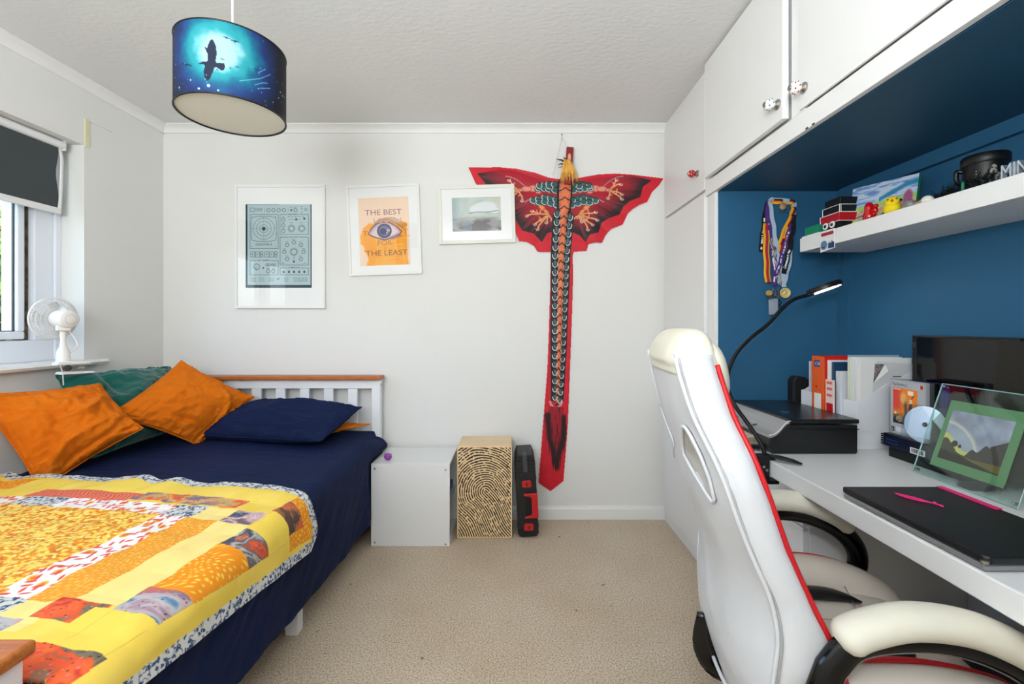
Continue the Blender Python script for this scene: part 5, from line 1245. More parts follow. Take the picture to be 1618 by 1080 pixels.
# printer: profile of its near side pushed back along Y
pr = thing('printer', 'black flatbed printer with a curved silver control panel at the far end of the desk', 'printer', (1.06, 1.8, DZ))
M_pr = mat('printer_black', (26, 27, 29), .28, bump=(400, .08, .0003)); PY0, PY1 = 1.585, 1.995
obj('body', MB().prism([(.905, DZ), (.893, DZ + .03), (.900, DZ + .055), (.925, DZ + .068), (.945, DZ + .088), (.962, DZ + .105), (1.205, DZ + .100), (1.205, DZ + .004), (1.198, DZ)], 'y', PY0, PY1), M_pr, pr, bevel=.004, seg=3)
obj('lid', bx(.962, 1.210, PY0 - .003, PY1, DZ + .106, DZ + .122), M_pr, pr, bevel=.005, seg=3)
ppf = [(.893, .062), (.905, .064), (.918, .070), (.932, .082), (.945, .098), (.958, .110), (.968, .112)]
g = MB().prism([(x, DZ + z + .004) for x, z in ppf] + [(x, DZ + z - .006) for x, z in ppf[::-1]], 'y', PY0 - .001, PY1 - .01)
cpn = obj('control_panel', g, mat('printer_silver', (166, 166, 166), .4, metal=.2), pr, bevel=.0015)
obj('panel_edge', MB().tube([(x, PY0 - .002, DZ + z + .004) for x, z in ppf], .0022, 6), mat('bright_silver', (224, 226, 228), .3), cpn, smooth=True)
g = MB()
for k in range(3): g.lathe([(.012, 0), (.012, .004), (.009, .006)], (.915, 1.72 + k * .07, DZ + .068), (-.5, 0, 1), 16)
obj('button', g, M_chrome, cpn)
obj('badge', MB().lathe([(.016, 0), (.016, .0008)], (1.03, 1.72, DZ + .122), (0, 0, 1), 24).xf(Matrix.Identity(4)), M_chrome, pr)
obj('scanner_seam', bx(.966, 1.207, PY0 - .0042, PY0 - .002, DZ + .086, DZ + .089), M_black, pr)
obj('paper_tray', MB().box(.830, .90, 1.62, 1.95, DZ + .012, DZ + .020).box(.826, .832, 1.62, 1.95, DZ + .012, DZ + .034), M_pr, pr)
g = MB()
for k in range(5): g.box(.838 + .003 * k, .905, 1.64 + .004 * k, 1.93 - .003 * k, DZ + .021 + k * .0045, DZ + .0225 + k * .0045)
single('paper_stack', g, mat('cream_paper', (222, 214, 190), .75), 'printed sheets lying in the output tray of the black printer', 'paper')

# clamp-on LED desk lamp with a gooseneck
dl = thing('desk_lamp', 'black gooseneck desk lamp with a lit ring head clamped to the desk edge', 'lamp', P(1209, 748, 1.53))
pts = [P(1209, 752, 1.540), P(1210, 735, 1.542), P(1207, 712, 1.548), P(1196, 690, 1.565), P(1178, 664, 1.59), P(1161, 640, 1.61), P(1150, 614, 1.63), P(1151, 586, 1.65), P(1165, 556, 1.675), P(1188, 532, 1.70), P(1212, 513, 1.715), P(1236, 487, 1.73), P(1254, 473, 1.745), P(1276, 466, 1.755)]
obj('gooseneck', MB().tube(smoothpath(pts, 6), .0072, 12), M_black, dl, smooth=True)
hc = Vector(P(1303.5, 458, 1.775)); ax_ = Vector((.8, -.28, .46)).normalized(); nr = Vector((-.33, -.30, .90)).normalized()
a_ = Vector(P(1278, 466.5, 1.755)); b_ = Vector(P(1329, 448.5, 1.79)); ax_ = (b_ - a_).normalized(); nr = (Vector((0, 1, .0)).cross(ax_)).normalized(); nr = nr if nr.z > 0 else -nr
nr = (nr + Vector((0, .20, 0))).normalized(); hc = (a_ + b_) / 2; hr = .063
hd_ = obj('lamp_head', MB().lathe([(hr - .012, -.002), (hr, 0), (hr + .001, .010), (hr - .004, .019), (hr - .030, .020), (hr - .034, .006), (hr - .030, -.002)], hc, nr, 48, capped=False), M_black, dl, auto=50)
obj('light_ring', MB().lathe([(hr - .024, -.0022), (hr - .024, -.0030), (hr - .009, -.0030), (hr - .009, -.0022)], hc, nr, 48, capped=False), mat('led_ring', (255, 246, 226), .5, emit=(255, 240, 214), emit_s=9.0), hd_)
obj('joint', MB().tube([pts[-1], tuple(Vector(pts[-1]).lerp(hc, .30))], .008, 10), M_black, dl, smooth=True)
cx_, cy_ = .855, 1.525
g = MB().box(cx_ - .052, cx_ - .001, 1.505, 1.555, .668, .742).box(cx_ - .052, cx_ + .02, 1.505, 1.555, .726, .742).box(cx_ - .052, cx_ + .024, 1.505, 1.555, .640, .654).box(cx_ - .052, cx_ - .030, 1.505, 1.555, .640, .74)
g = MB().prism([(cx_ - .050, .652), (cx_ - .003, .646), (cx_ + .030, .646), (cx_ + .030, .656), (cx_ - .002, .658), (cx_ - .002, .727), (cx_ + .018, .727), (cx_ + .018, .738), (cx_ - .050, .738)], 'y', 1.508, 1.556)
obj('clamp', g, M_black, dl, bevel=.002)
obj('clamp_lever', MB().tube([(cx_ + .0, 1.51, .742), (cx_ + .022, 1.490, .741), (cx_ + .052, 1.470, .736), (cx_ + .072, 1.455, .731)], [1.0, 1.25, 1.1, .5], 10, flat=(.013, .005), up=(0, 0, 1)), M_black, dl, smooth=True)
g = MB()
for (x, z) in ((cx_ - .022, .705), (cx_ - .012, .694)): g.lathe([(.0045, 0), (.0045, .002), (.002, .003)], (x, 1.508, z), (0, -1, 0), 12)
obj('clamp_screw', g, M_chrome, dl)

# magazine files, folders and a box file
BEFORE = set(bpy.data.objects)
M_card = mat('white_card', (228, 230, 234), .6)
def magfile(y0, y1, x0, label):
    t = thing('magazine_file', label, 'magazine file', (x0 + .12, (y0 + y1) / 2, DZ), 0, 'white magazine files on the desk')
    sd = [(x0, DZ), (x0, .898), (x0 + .016, .902), (x0 + .10, .962), (x0 + .198, 1.01), (x0 + .198, DZ)]
    for (a, b_) in ((y0, y0 + .003), (y1 - .003, y1)): obj('side_panel', MB().prism(sd, 'y', a, b_), M_card, t)
    obj('front_panel', bx(x0, x0 + .003, y0 + .003, y1 - .003, DZ, .898), M_card, t); obj('back_panel', bx(x0 + .195, x0 + .198, y0 + .003, y1 - .003, DZ, 1.01), M_card, t)
    obj('base', bx(x0 + .003, x0 + .195, y0 + .003, y1 - .003, DZ, DZ + .003), M_card, t); return t
magfile(1.574, 1.642, 1.195, 'white magazine file nearest the games, stuffed with paper')
magfile(1.776, 1.862, 1.182, 'white magazine file farthest back, holding the red and white booklets')
def slab_(name, y0, y1, x0, x1, z0, z1, m, label, cat, **k): return single(name, bx(x0, x1, y0, y1, z0, z1), m, label, cat, **k)
rr = random.Random(2)
g = MB(); y = 1.579
for k in range(9):
    dz_ = rr.uniform(-.012, .006); g.box(1.200 + rr.uniform(-.002, .012), 1.388, y, y + .003, DZ + .004, 1.052 + dz_); y += .0050
single('paper_stack', g, M_paper, 'sheets of white paper standing in the magazine file nearest the games', 'paper')
slab_('document_wallet', 1.6255, 1.6275, 1.200, 1.388, DZ + .004, 1.056, mat('pale_green_card', (214, 226, 196), .6), 'pale green folder showing above the white papers', 'folder')
slab_('document_wallet', 1.630, 1.634, 1.206, 1.388, DZ + .004, 1.064, mat('pale_blue_card', (150, 170, 190), .6), 'grey-blue folder at the back of the white papers', 'folder')
# curled sheet with a dark photo, on the near side of the pile
cs_ = thing('leaflet', 'curled leaflet with a dark photograph sticking out of the magazine file', 'paper', (1.30, 1.58, 1.0))
obj('sheet', MB().add([(1.245, 1.5765, .90), (1.39, 1.5765, .94), (1.39, 1.5765, 1.035), (1.265, 1.5765, 1.045)], [(0, 1, 2, 3)]).add([(1.245, 1.5775, .90), (1.39, 1.5775, .94), (1.39, 1.5775, 1.035), (1.265, 1.5775, 1.045)], [(3, 2, 1, 0)]), mat('leaflet_grey', (214, 214, 214), .5), cs_, fix=False)
obj('photograph', MB().add([(1.252, 1.5760, .965), (1.292, 1.5760, 1.035), (1.258, 1.5760, 1.036)], [(0, 1, 2)]), mat('leaflet_photo', (70, 60, 58), .5, mottle=(60, .9, (170, 160, 156))), cs_, fix=False)
obj('turned_corner', MB().add([(1.252, 1.5755, .965), (1.300, 1.5700, 1.010), (1.292, 1.5750, 1.035)], [(0, 1, 2)]), M_paper, cs_, fix=False)
obj('printed_line', MB().box(1.320, 1.350, 1.5755, 1.5764, .988, .991).box(1.320, 1.327, 1.5755, 1.5764, .962, .965), M_black, cs_)
# box file
bf = thing('lever_arch_file', 'orange and red lever arch file between the two white magazine files', 'file', (1.30, 1.734, DZ)); M_or = mat('file_orange', (236, 98, 34), .4)
obj('spine', bx(1.164, 1.167, 1.700, 1.768, DZ + .001, 1.052), M_or, bf, bevel=.001); obj('cover', bx(1.1672, 1.39, 1.700, 1.703, DZ + .001, 1.052), mat('file_red', (206, 30, 22), .4), bf)
obj('cover', bx(1.1672, 1.39, 1.765, 1.768, DZ + .001, 1.052), mat('file_red', (1, 1, 1)), bf); obj('paper_block', bx(1.172, 1.385, 1.704, 1.764, DZ + .004, 1.046), mat('file_red', (1, 1, 1)), bf)
obj('spine_label', bx(1.1632, 1.1640, 1.715, 1.753, .80, .905), M_paper, bf); obj('logo', bx(1.1632, 1.1640, 1.722, 1.752, 1.010, 1.036), mat('logo_blue', (30, 62, 140), .4), bf)
text('lettering', 'OX', .020, M_paper, (1.1630, 1.748, 1.016), (0, -1, 0), (0, 0, 1), bf, 'LEFT', .0001)
obj('finger_hole', MB().lathe([(.004, 0), (.004, .0006)], (1.164, 1.742, .93), (-1, 0, 0), 12), mat('dark_hole', (90, 30, 10), .6), bf)
slab_('folder', 1.684, 1.697, 1.176, 1.39, DZ, 1.040, M_paper, 'white folder pressed against the orange file', 'folder')
slab_('folder', 1.672, 1.683, 1.182, 1.39, DZ, 1.034, mat('navy_folder', (28, 62, 96), .45), 'dark blue folder behind the red and white booklet', 'folder')
bk = thing('booklet', 'thin booklet with pale red lettering beside the dark blue folder', 'booklet', (1.178, 1.674, DZ))
obj('cover', bx(1.170, 1.176, 1.658, 1.699, DZ, .965), mat('booklet_cover', (238, 214, 206), .5), bk); obj('red_patch', bx(1.1692, 1.1698, 1.660, 1.694, .835, .875), M_red, bk)
for z in (.90, .925, .948): obj('title_bar', bx(1.1692, 1.1698, 1.664, 1.692, z, z + .010), mat('booklet_red', (222, 110, 96), .5), bk)
slab_('box_file', 1.645, 1.671, 1.188, 1.39, DZ, 1.000, mat('grey_white_card', (214, 216, 222), .5), 'narrow pale grey box file left of the paper-stuffed magazine file', 'file', bevel=.002)
for i, (y0, y1, x0, z1, m_, lb) in enumerate(((1.782, 1.788, 1.192, 1.040, M_paper, 'tall white sheet of card standing next to the orange file'), (1.795, 1.801, 1.196, 1.030, mat('pale_sheet', (206, 214, 222), .5), 'pale bluish booklet in the farthest magazine file'),
        (1.808, 1.816, 1.200, 1.018, M_red, 'thin red booklet in the farthest magazine file'), (1.824, 1.834, 1.196, 1.024, mat('lilac_sheet', (214, 210, 220), .5), 'lilac-white booklet behind the thin red one'))):
    slab_('booklet', y0, y1, x0, 1.375, DZ + .004, z1, m_, lb, 'booklet')
g = MB().prism([(1.165, DZ + .10), (1.165, .935), (1.180, .955), (1.215, .950), (1.245, .93), (1.255, .90), (1.225, .86), (1.215, DZ), (1.18, DZ)], 'y', 1.885, 1.93)
single('pouch', g, mat('black_nylon', (16, 16, 18), .7), 'soft black pouch standing behind the printer against the blue wall', 'pouch', bevel=.008, seg=3)

for o in [q for q in bpy.data.objects if q not in BEFORE]:        # stand them clear behind the printer
    if o.parent is None: o.location = (o.location.x * 1.045, o.location.y * 1.045, o.location.z)
    if o.type == 'MESH': o.data.transform(Matrix.Diagonal((1.045, 1.045, 1, 1)))
# games console with game cases on it
gc = thing('games_console', 'two-tier black games console lying beside the magazine files', 'console', (1.36, 1.40, DZ))
obj('lower_tier', bx(1.296, 1.392, 1.315, 1.565, DZ, .762), M_black, gc, bevel=.002)
obj('upper_tier', bx(1.282, 1.392, 1.310, 1.570, .7625, .806), mat('console_navy', (16, 22, 48), .35), gc, bevel=.002)
g = MB()
for k in range(6): g.box(1.279, 1.394, 1.568, 1.577, .7655 + k * .0066, .7690 + k * .0066)
g.box(1.2805, 1.282, 1.315, 1.565, .800, .806); obj('fin', g, M_black, gc)
for z in (.776, .786): obj('front_line', bx(1.2812, 1.282, 1.51, 1.56, z, z + .002), mat('console_blue', (52, 84, 140), .3), gc)
g = MB().box(1.2800, 1.2812, 1.410, 1.462, .7655, .784); st = obj('barcode_sticker', g, M_paper, gc)
g = MB(); y = 1.415
while y < 1.456: w_ = rr.uniform(.0008, .0024); g.box(1.2795, 1.2800, y, y + w_, .769, .782); y += w_ + rr.uniform(.0008, .002)
obj('bar', g, M_black, st)
gx_ = 1.298
cv = Canvas(0, 0, 120, 158, 130, 170, (238, 134, 40)); X, Y = cv.X, cv.Y; nz = fbm(X * .05, Y * .05, 3, 4)
cv.blend(sstep(60, 20, X) * sstep(120, 80, Y), (226, 76, 60)); cv.blend(sstep(100, 140, Y + 20 * (nz - .5)), (46, 50, 60)); cv.blend(sstep(.12, .0, np.abs(X - 60 - (Y - 60) * .12) / 120) * sstep(30, 60, Y) * sstep(140, 100, Y), (88, 84, 76)); cv.disc(52, 42, 15, (240, 190, 110), .8, ry=24, soft=10)
cv.disc(88, 62, 8, (232, 214, 200)); cv.disc(88, 48, 6, (240, 214, 190)); cv.line([(88, 68), (84, 92), (92, 118)], 16, (110, 34, 34)); cv.line([(92, 40), (102, 24)], 4, (60, 30, 30)); cv.rect(74, 8, 100, 26, (250, 240, 224), .9)
cv.disc(96, 140, 10, (220, 220, 210), 1, ry=5); cv.disc(74, 150, 12, (220, 214, 196), 1, ry=5); cv.disc(12, 112, 6, (230, 214, 190)); cv.blend(sstep(90, 120, Y) * (nz > .52) * sstep(70, 30, X), (214, 190, 140), .7); cv.rect(4, 3, 40, 8, (250, 210, 200), .9)
for i, (m_, lb) in enumerate(((mat('silver_case', (160, 162, 166), .3), 'silver game case with an orange skateboarder cover, front of the row'), (mat('smoke_case', (70, 74, 78), .25), 'smoky grey game case second in the row on the console'),
        (mat('black_case', (14, 14, 16), .25), 'black game case third in the row on the console'), (mat('blue_case', (14, 34, 120), .25), 'blue game case fourth in the row on the console'), (mat('blue_case', (1, 1, 1)), 'blue game case at the back of the row on the console'))):
    x0 = gx_ + i * .0158; r_ = thing('game_case', lb, 'game case', (x0 + .007, 1.474, .8065), 0, 'games standing on the console')
    obj('case', bx(x0, x0 + .0145, 1.427, 1.561, .8068, .994 - .001 * i), m_, r_, bevel=.002)
    if i == 0:
        obj('cover_sheet', bx(x0 - .0006, x0, 1.431, 1.557, .812, .990), mat('cover_silver', (176, 178, 182), .35), r_)
        sheet('cover_art', cv, lambda X, Y: (x0 - .0009 + 0 * X, 1.548 - X / 120 * .094, .966 - Y / 158 * .120), M_vcg, r_)
        text('lettering', 'PlayStation.2', .0165, mat('cover_grey', (92, 96, 104), .4), (x0 - .0010, 1.553, .9735), (0, -1, 0), (0, 0, 1), r_, 'LEFT', .0001, squeeze=.72)
        obj('publisher_mark', MB().box(x0 - .0011, x0 - .0007, 1.435, 1.444, .972, .984), M_red, r_)
        obj('rating_mark', MB().box(x0 - .0011, x0 - .0007, 1.543, 1.554, .816, .832), M_black, r_); text('lettering', '3', .012, M_paper, (x0 - .0014, 1.5525, .819), (0, -1, 0), (0, 0, 1), r_, 'LEFT', .0001)
        obj('title_bar', MB().box(x0 - .0011, x0 - .0007, 1.440, 1.536, .818, .834), mat('cover_light', (214, 216, 220), .35), r_)
# disc in a clear sleeve
ds = thing('disc_sleeve', 'silver disc in a clear plastic sleeve leaning on the game cases', 'disc', (1.26, 1.39, .807))
q0, q1, q2, q3 = Vector((1.256, 1.474, .808)), Vector((1.292, 1.362, .808)), Vector((1.330, 1.362, .922)), Vector((1.276, 1.470, .924))
nn = (q1 - q0).cross(q3 - q0).normalized()
M_slv = pane_mat('sleeve_plastic', (240, 244, 248), ior=1.6)
obj('sleeve', MB().add([q0, q1, q2, q3, q0 + nn * .003, q1 + nn * .003, q2 + nn * .003, q3 + nn * .003], [(0, 1, 2, 3), (7, 6, 5, 4), (0, 4, 5, 1), (1, 5, 6, 2), (2, 6, 7, 3), (3, 7, 4, 0)]), M_slv, ds)
dc = (q0 + q1 + q2 + q3) / 4 + nn * .0015
obj('disc', MB().lathe([(.0075, -.0006), (.0575, -.0006), (.0575, .0006), (.0075, .0006), (.0075, -.0006)], dc, nn, 56, capped=False), mat('disc_silver', (214, 222, 232), .25, metal=.5), ds)
# glass picture frame with a green mount
M0 = Matrix.Translation((1.238, 1.40, DZ + .001)); up_ = Vector((.092, 0, .267)).normalized(); rt_ = Vector((0, -1, 0)); fn = rt_.cross(up_)      # towards the room
def gp(u, v, d=0): return Vector((1.238, 1.40, DZ + .001)) + rt_ * u + up_ * v + fn * d
if fn.x > 0: fn = -fn
def gslab(u0, u1, v0, v1, d0, d1):
    return MB().add([gp(u, v, d) for u in (u0, u1) for v in (v0, v1) for d in (d0, d1)], [(0, 1, 3, 2), (4, 6, 7, 5), (0, 4, 5, 1), (2, 3, 7, 6), (0, 2, 6, 4), (1, 5, 7, 3)])
gf = thing('photo_frame', 'glass photo frame with a green mount and a rainbow landscape, standing behind the laptop', 'photo frame', (1.26, 1.25, DZ))
M_pg = pane_mat('frame_glass', (250, 255, 254), ior=1.52)
obj('front_glass', gslab(0, .292, 0, .284, .004, .0075), M_pg, gf); obj('back_glass', gslab(0, .292, 0, .284, -.003, .0005), M_pg, gf)
ge = mat('glass_edge', (150, 190, 184), .15)
obj('bevelled_edge', MB().tube([gp(0, 0, .004), gp(0, .284, .004), gp(.292, .284, .004), gp(.292, 0, .004)], .0022, 6, closed=True), ge, gf)
for (u, v) in ((.010, .275), (.010, .01), (.282, .275), (.282, .01)): obj('corner_stud', MB().lathe([(.004, -.004), (.004, .009), (.002, .010)], gp(u, v, 0), fn, 12), M_chrome, gf)
obj('green_mount', gslab(.043, .247, .036, .239, .0012, .0034), mat('sage_green_card', (100, 142, 100), .7), gf)
cv = Canvas(0, 0, 168, 148, 180, 158, (158, 158, 178)); X, Y = cv.X, cv.Y; nz = fbm(X * .03, Y * .03, 3, 5)
cv.c += (nz[..., None] - .5) * .22; rb_ = np.hypot(X + 8, Y - 152); 
cv.blend(np.exp(-((rb_ - 116) / 5) ** 2), (226, 222, 206), .75); cv.blend(np.exp(-((rb_ - 122) / 2.5) ** 2), (206, 160, 150), .4); cv.blend(sstep(116, 100, rb_) * .25, (206, 210, 220))
hl = 98 - 26 * np.exp(-((X - 8) / 30) ** 2) + 14 * np.exp(-((X - 70) / 30) ** 2) + 10 * (nz - .5); cv.blend(Y > hl, (206, 200, 116)); cv.blend((Y > hl + 16 + 8 * (nz - .5)), (72, 72, 56))
hr_ = 112 - (X - 78) * .62 + 6 * np.sin(X * .2) * (X < 130); cv.blend((Y > hr_) & (X > 72), (70, 62, 60)); cv.blend(((Y > 122 - X * .0 + 8 * (nz - .5) + (168 - X) * .06)), (112, 98, 48)); cv.blend(((Y > 118 + X * .16 + 6 * (nz - .5))), (46, 40, 30)); cv.disc(36, 96, 9, (54, 54, 46)); cv.disc(52, 100, 5, (60, 60, 50))
sheet('photograph', cv, lambda X, Y: tuple((gp(.058, .2105, .0035)[i] + rt_[i] * X / 1000 - up_[i] * Y / 1000) for i in range(3)), M_vcg, gf)
obj('stand', MB().add([gp(.13, 0.004, -.004), gp(.17, 0.004, -.004), gp(.17, .16, -.004), gp(.13, .16, -.004), Vector((1.345, 1.27, DZ)), Vector((1.345, 1.23, DZ))], [(0, 1, 2, 3), (3, 2, 5, 4), (0, 3, 4), (1, 5, 2)]), M_pane, gf)
# screens
mn = thing('monitor', 'gloss black screen leaning back against the blue wall, farther of two', 'monitor', (1.41, 1.42, DZ)); 
obj('panel', bx(1.400, 1.425, 1.252, 1.592, .742, 1.142), M_black, mn, bevel=.003); obj('screen', bx(1.3985, 1.400, 1.262, 1.570, .765, 1.134), mat('screen_gloss', (6, 6, 9), .08), mn)
obj('foot', bx(1.396, 1.455, 1.33, 1.50, DZ, .741), M_black, mn); text('lettering', 'LG', .014, mat('badge_grey', (120, 122, 126), .4), (1.3980, 1.576, 1.100), (0, 0, 1), (0, 1, 0), mn, 'LEFT', .0001)
m2 = thing('monitor', 'dark olive-black screen overlapping the farther black screen, at the right edge', 'monitor', (1.36, 1.1, DZ))
obj('panel', MB().prism([(1.300, .744), (1.262, 1.134), (.84, 1.134), (.84, .744)], 'x', 1.350, 1.372), mat('dark_olive_plastic', (30, 28, 22), .45), m2, bevel=.002)
obj('foot', bx(1.32, 1.40, .95, 1.15, DZ, .7435), M_black, m2)
# laptop
lp = thing('laptop', 'closed black laptop with a silver underside on the white desk', 'laptop', (.99, 1.0, DZ))
obj('base', MB().prism([(.862, .828), (1.118, .828), (1.118, 1.184), (.862, 1.184)], 'z', DZ + .002, DZ + .014), mat('laptop_silver', (150, 150, 152), .35, metal=.4), lp, bevel=.003)
obj('lid', MB().prism([(.861, .832), (.869, .824), (1.119, .824), (1.119, 1.186), (.861, 1.186)], 'z', DZ + .0150, DZ + .030), mat('laptop_black', (22, 22, 23), .42, bump=(600, .12, .0003)), lp, bevel=.003)
obj('hinge_cap', MB().lathe([(.006, 0), (.006, .006)], (.864, .830, DZ + .016), (0, 0, 1), 12), M_chrome, lp)
g = MB()
for o_ in (-1, 0, 1): g.tube(smoothpath([(.952, 1.130, .7585), (.958 + .006 * o_, 1.112 + .003 * o_, .7588), (.972 + .007 * o_, 1.088 + .004 * o_, .7588), (.985, 1.066, .7595), (.990, 1.056, .759)], 6), .0013, 6)
g.ball((.988, 1.062, .761), .0035, 10, 8); g.tube([(.988, 1.062, .760), (.998, 1.050, .758)], .0016, 6); g.tube([(.988, 1.062, .760), (.993, 1.046, .758)], .0016, 6)
single('hair_tie', g, M_pink, 'bright pink elastic band knotted on top of the black laptop', 'elastic band', smooth=True)
single('ruler', MB().box(1.102, 1.117, 1.035, 1.180, .7562, .7585), M_pink, 'pink plastic ruler on the laptop lid beside the glass frame', 'ruler')
single('paper_slip', MB().box(1.135, 1.175, 1.03, 1.13, DZ + .0005, DZ + .0015), M_paper, 'slip of white paper on the desk below the glass frame', 'paper')

# under the desk
pc = thing('computer_tower', 'black computer tower in the shade under the desk', 'computer', (1.2, .95, 0)); obj('case', bx(1.12, 1.44, .80, 1.0, .02, .46), M_black, pc, bevel=.006)
obj('front_grille', MB().box(1.112, 1.1195, .81, .99, .03, .45), mat('grille', (24, 24, 26), .6, bump=(200, .8, .003)), pc)
for x in (1.15, 1.41):
    for y in (.82, .98): obj('foot', MB().lathe([(.012, 0), (.012, .0195)], (x, y, 0), (0, 0, 1), 12), M_black, pc)
wb = single('waste_bin', MB().lathe([(.11, 0), (.125, .02), (.14, .28), (.145, .285), (.137, .28), (.12, .02), (.0, .015)], (1.27, 1.24, 0), (0, 0, 1), 32, capped=False), mat('grey_bin', (96, 98, 104), .5), 'grey round waste bin in the shade under the desk', 'bin', auto=40)

# ================================================================== ON THE WALL SHELF
SZ = 1.5345
def cv_ribbon(name, pts, w_, stripes, label, words=None, wc=(240, 240, 240), yoff=0.0, parent=None, patt=None):
    pts = smoothpath(pts, 8); N = len(pts); p = np.array(pts); sx = p[:, 0] * .1946 + 1180; sy = p[:, 1] * .1946 + 300; Yd = AY - .012 - yoff
    wx = (sx - 812) / F * Yd; wz = CZ - (sy - 512) / F * Yd
    tx = np.gradient(wx); tz = np.gradient(wz); L_ = np.hypot(tx, tz) + 1e-9; nx, nz_ = -tz / L_, tx / L_
    w_ *= 1.3; W = 14; cv = Canvas(0, 0, 1, N - 1, W, N * 2 - 1, stripes[0]); 
    for i, c in enumerate(stripes): cv.blend((cv.X >= i / len(stripes)) & (cv.X < (i + 1) / len(stripes) + .001), c)
    if patt == 'floral': n_ = fbm(cv.X * 4, cv.Y * .5, 4); cv.blend((n_ > .52), (206, 206, 210), .8); cv.blend(n_ < .4, (60, 60, 66), .8)
    if words:
        r = random.Random(len(pts)); yy = words[0] * (N - 1)
        while yy < words[1] * (N - 1):
            d_ = r.uniform(.15, .5); cv.blend(((cv.Y > yy) & (cv.Y < yy + d_) & (cv.X > .3 + .1 * r.random()) & (cv.X < .62 + .1 * r.random())), wc); yy += d_ + .22
    def pos(X, Y):
        i = Y; ax = np.interp(i, np.arange(N), wx); az = np.interp(i, np.arange(N), wz); bx_ = np.interp(i, np.arange(N), nx); bz = np.interp(i, np.arange(N), nz_)
        return ax + bx_ * (X - .5) * w_, Yd + .003 * np.sin(i * .7) + 0 * X, az + bz * (X - .5) * w_
    o = sheet(name, cv, pos, M_vcc, parent, thick=.001); 
    if parent is None: tag(o, label, 'ribbon', 'medal ribbons and lanyards hanging from the peg')
    return o
BKc = (20, 20, 24); REDc = (200, 30, 34); YELc = (240, 180, 40); PUR = (84, 48, 130)
pgp = P(1233.5, 328, AY - .012)
pk = thing('coat_peg', 'small round wooden peg on a blue board holding the medals', 'peg', pgp)
obj('peg_knob', MB().lathe([(.005, .006), (.006, -.014), (.014, -.020), (.015, -.028), (.010, -.032), (.0, -.033)], (pgp[0], AY - .005, pgp[2]), (0, 1, 0), 20).xf(Matrix.Identity(4)), mat('peg_wood', (176, 150, 120), .5), pk, smooth=True)
bw = P(1224, 336, AY); obj('board', bx(P(1222, 0, AY)[0], P(1252, 0, AY)[0], AY - .010, AY - .004, P(0, 337, AY)[2], P(0, 318, AY)[2]), M_blue, pk, bevel=.002)
cv_ribbon('lanyard', [(175, 95), (150, 180), (138, 300), (122, 400), (118, 505)], .016, [BKc], 'black lanyard with white lettering, leftmost of the bunch', (.35, .95), yoff=.000)
cv_ribbon('lanyard', [(190, 92), (168, 150), (185, 300), (205, 480), (222, 620), (228, 780)], .016, [PUR], 'purple lanyard with white lettering, left of its twin', (.5, .95), yoff=.004)
mr = thing('medal', 'round gold medal on a pale blue ribbon', 'medal', P(1241, 462, AY - .02), 0)
cv_ribbon('ribbon', [(300, 790), (318, 700), (345, 590), (372, 330), (385, 130), (360, 95), (230, 78), (192, 92), (205, 200), (225, 340), (245, 470), (268, 600), (300, 700), (305, 790)], .014, [(176, 198, 216)], None, parent=mr, yoff=.006)
mc_ = Vector(P(1180 + 312 * .1946, 300 + 835 * .1946, AY - .03)); obj('disc', MB().lathe([(.0225, 0), (.0235, .0012), (.0225, .003), (.019, .003), (.018, .0022), (0, .0022)], mc_, (0, -1, 0), 32), mat('gold_metal', (232, 208, 140), .35, metal=.25), mr, auto=40)
obj('emblem', MB().ball((mc_.x, mc_.y - .002, mc_.z), .008, 12, 8, (1, .25, 1.2)).ball((mc_.x - .009, mc_.y - .002, mc_.z - .004), .005, 10, 6, (1, .25, 1)), mat('gold_metal', (1, 1, 1)), mr, smooth=True)
obj('hanger', MB().box(mc_.x - .009, mc_.x + .009, mc_.y - .003, mc_.y, mc_.z + .0225, mc_.z + .0265), M_black, mr)
FL = [YELc, REDc, BKc]
cv_ribbon('ribbon', [(195, 90), (280, 96), (372, 102), (378, 150), (362, 215), (300, 350), (262, 470)], .017, [YELc, YELc, REDc, BKc], 'black red and yellow ribbon crossing from the top right of the bunch', yoff=.008)
cv_ribbon('ribbon', [(160, 270), (158, 420), (162, 600), (172, 750)], .021, [YELc, YELc, REDc, REDc, (110, 40, 90), YELc], 'broad red and yellow ribbon at the lower left of the bunch', yoff=.008)
cv_ribbon('ribbon', [(340, 300), (300, 400), (262, 500)], .012, [YELc, REDc], 'narrow red and yellow ribbon slanting to the middle of the bunch', yoff=.0085)
cv_ribbon('lanyard', [(385, 200), (372, 330), (350, 470), (328, 560), (300, 680)], .017, [BKc], 'black lanyard with white lettering on the right of the bunch', (.5, .95), yoff=.010)
cv_ribbon('lanyard', [(372, 280), (330, 360), (305, 470), (270, 590), (238, 690)], .014, [PUR], 'purple lanyard with white lettering slanting down from the right', (.2, .95), yoff=.012)
cv_ribbon('lanyard', [(372, 330), (352, 440), (315, 620), (262, 770)], .016, [(90, 90, 96)], 'grey patterned lanyard on the right of the bunch', patt='floral', yoff=.005)
cv_ribbon('lanyard', [(200, 390), (226, 500), (250, 620), (262, 760)], .013, [(120, 120, 126)], 'grey patterned lanyard in the middle of the bunch', patt='floral', yoff=.007)
kx = Vector(P(1180 + 225 * .1946, 300 + 840 * .1946, AY - .028))
g = MB()
for i in range(4):
    a = P(1180 + (215 + 18 * i) * .1946, 300 + (800 + 18 * (i % 2)) * .1946, AY - .026); g.tube([(a[0], a[1], a[2]), (a[0] - .002 + .002 * i, a[1], a[2] - .022)], .0035, 6); g.tube([(a[0] + .006 * math.cos(t), a[1], a[2] - .026 + .006 * math.sin(t)) for t in np.linspace(0, 2 * PI, 12)[:-1]], .0012, 5, closed=True)
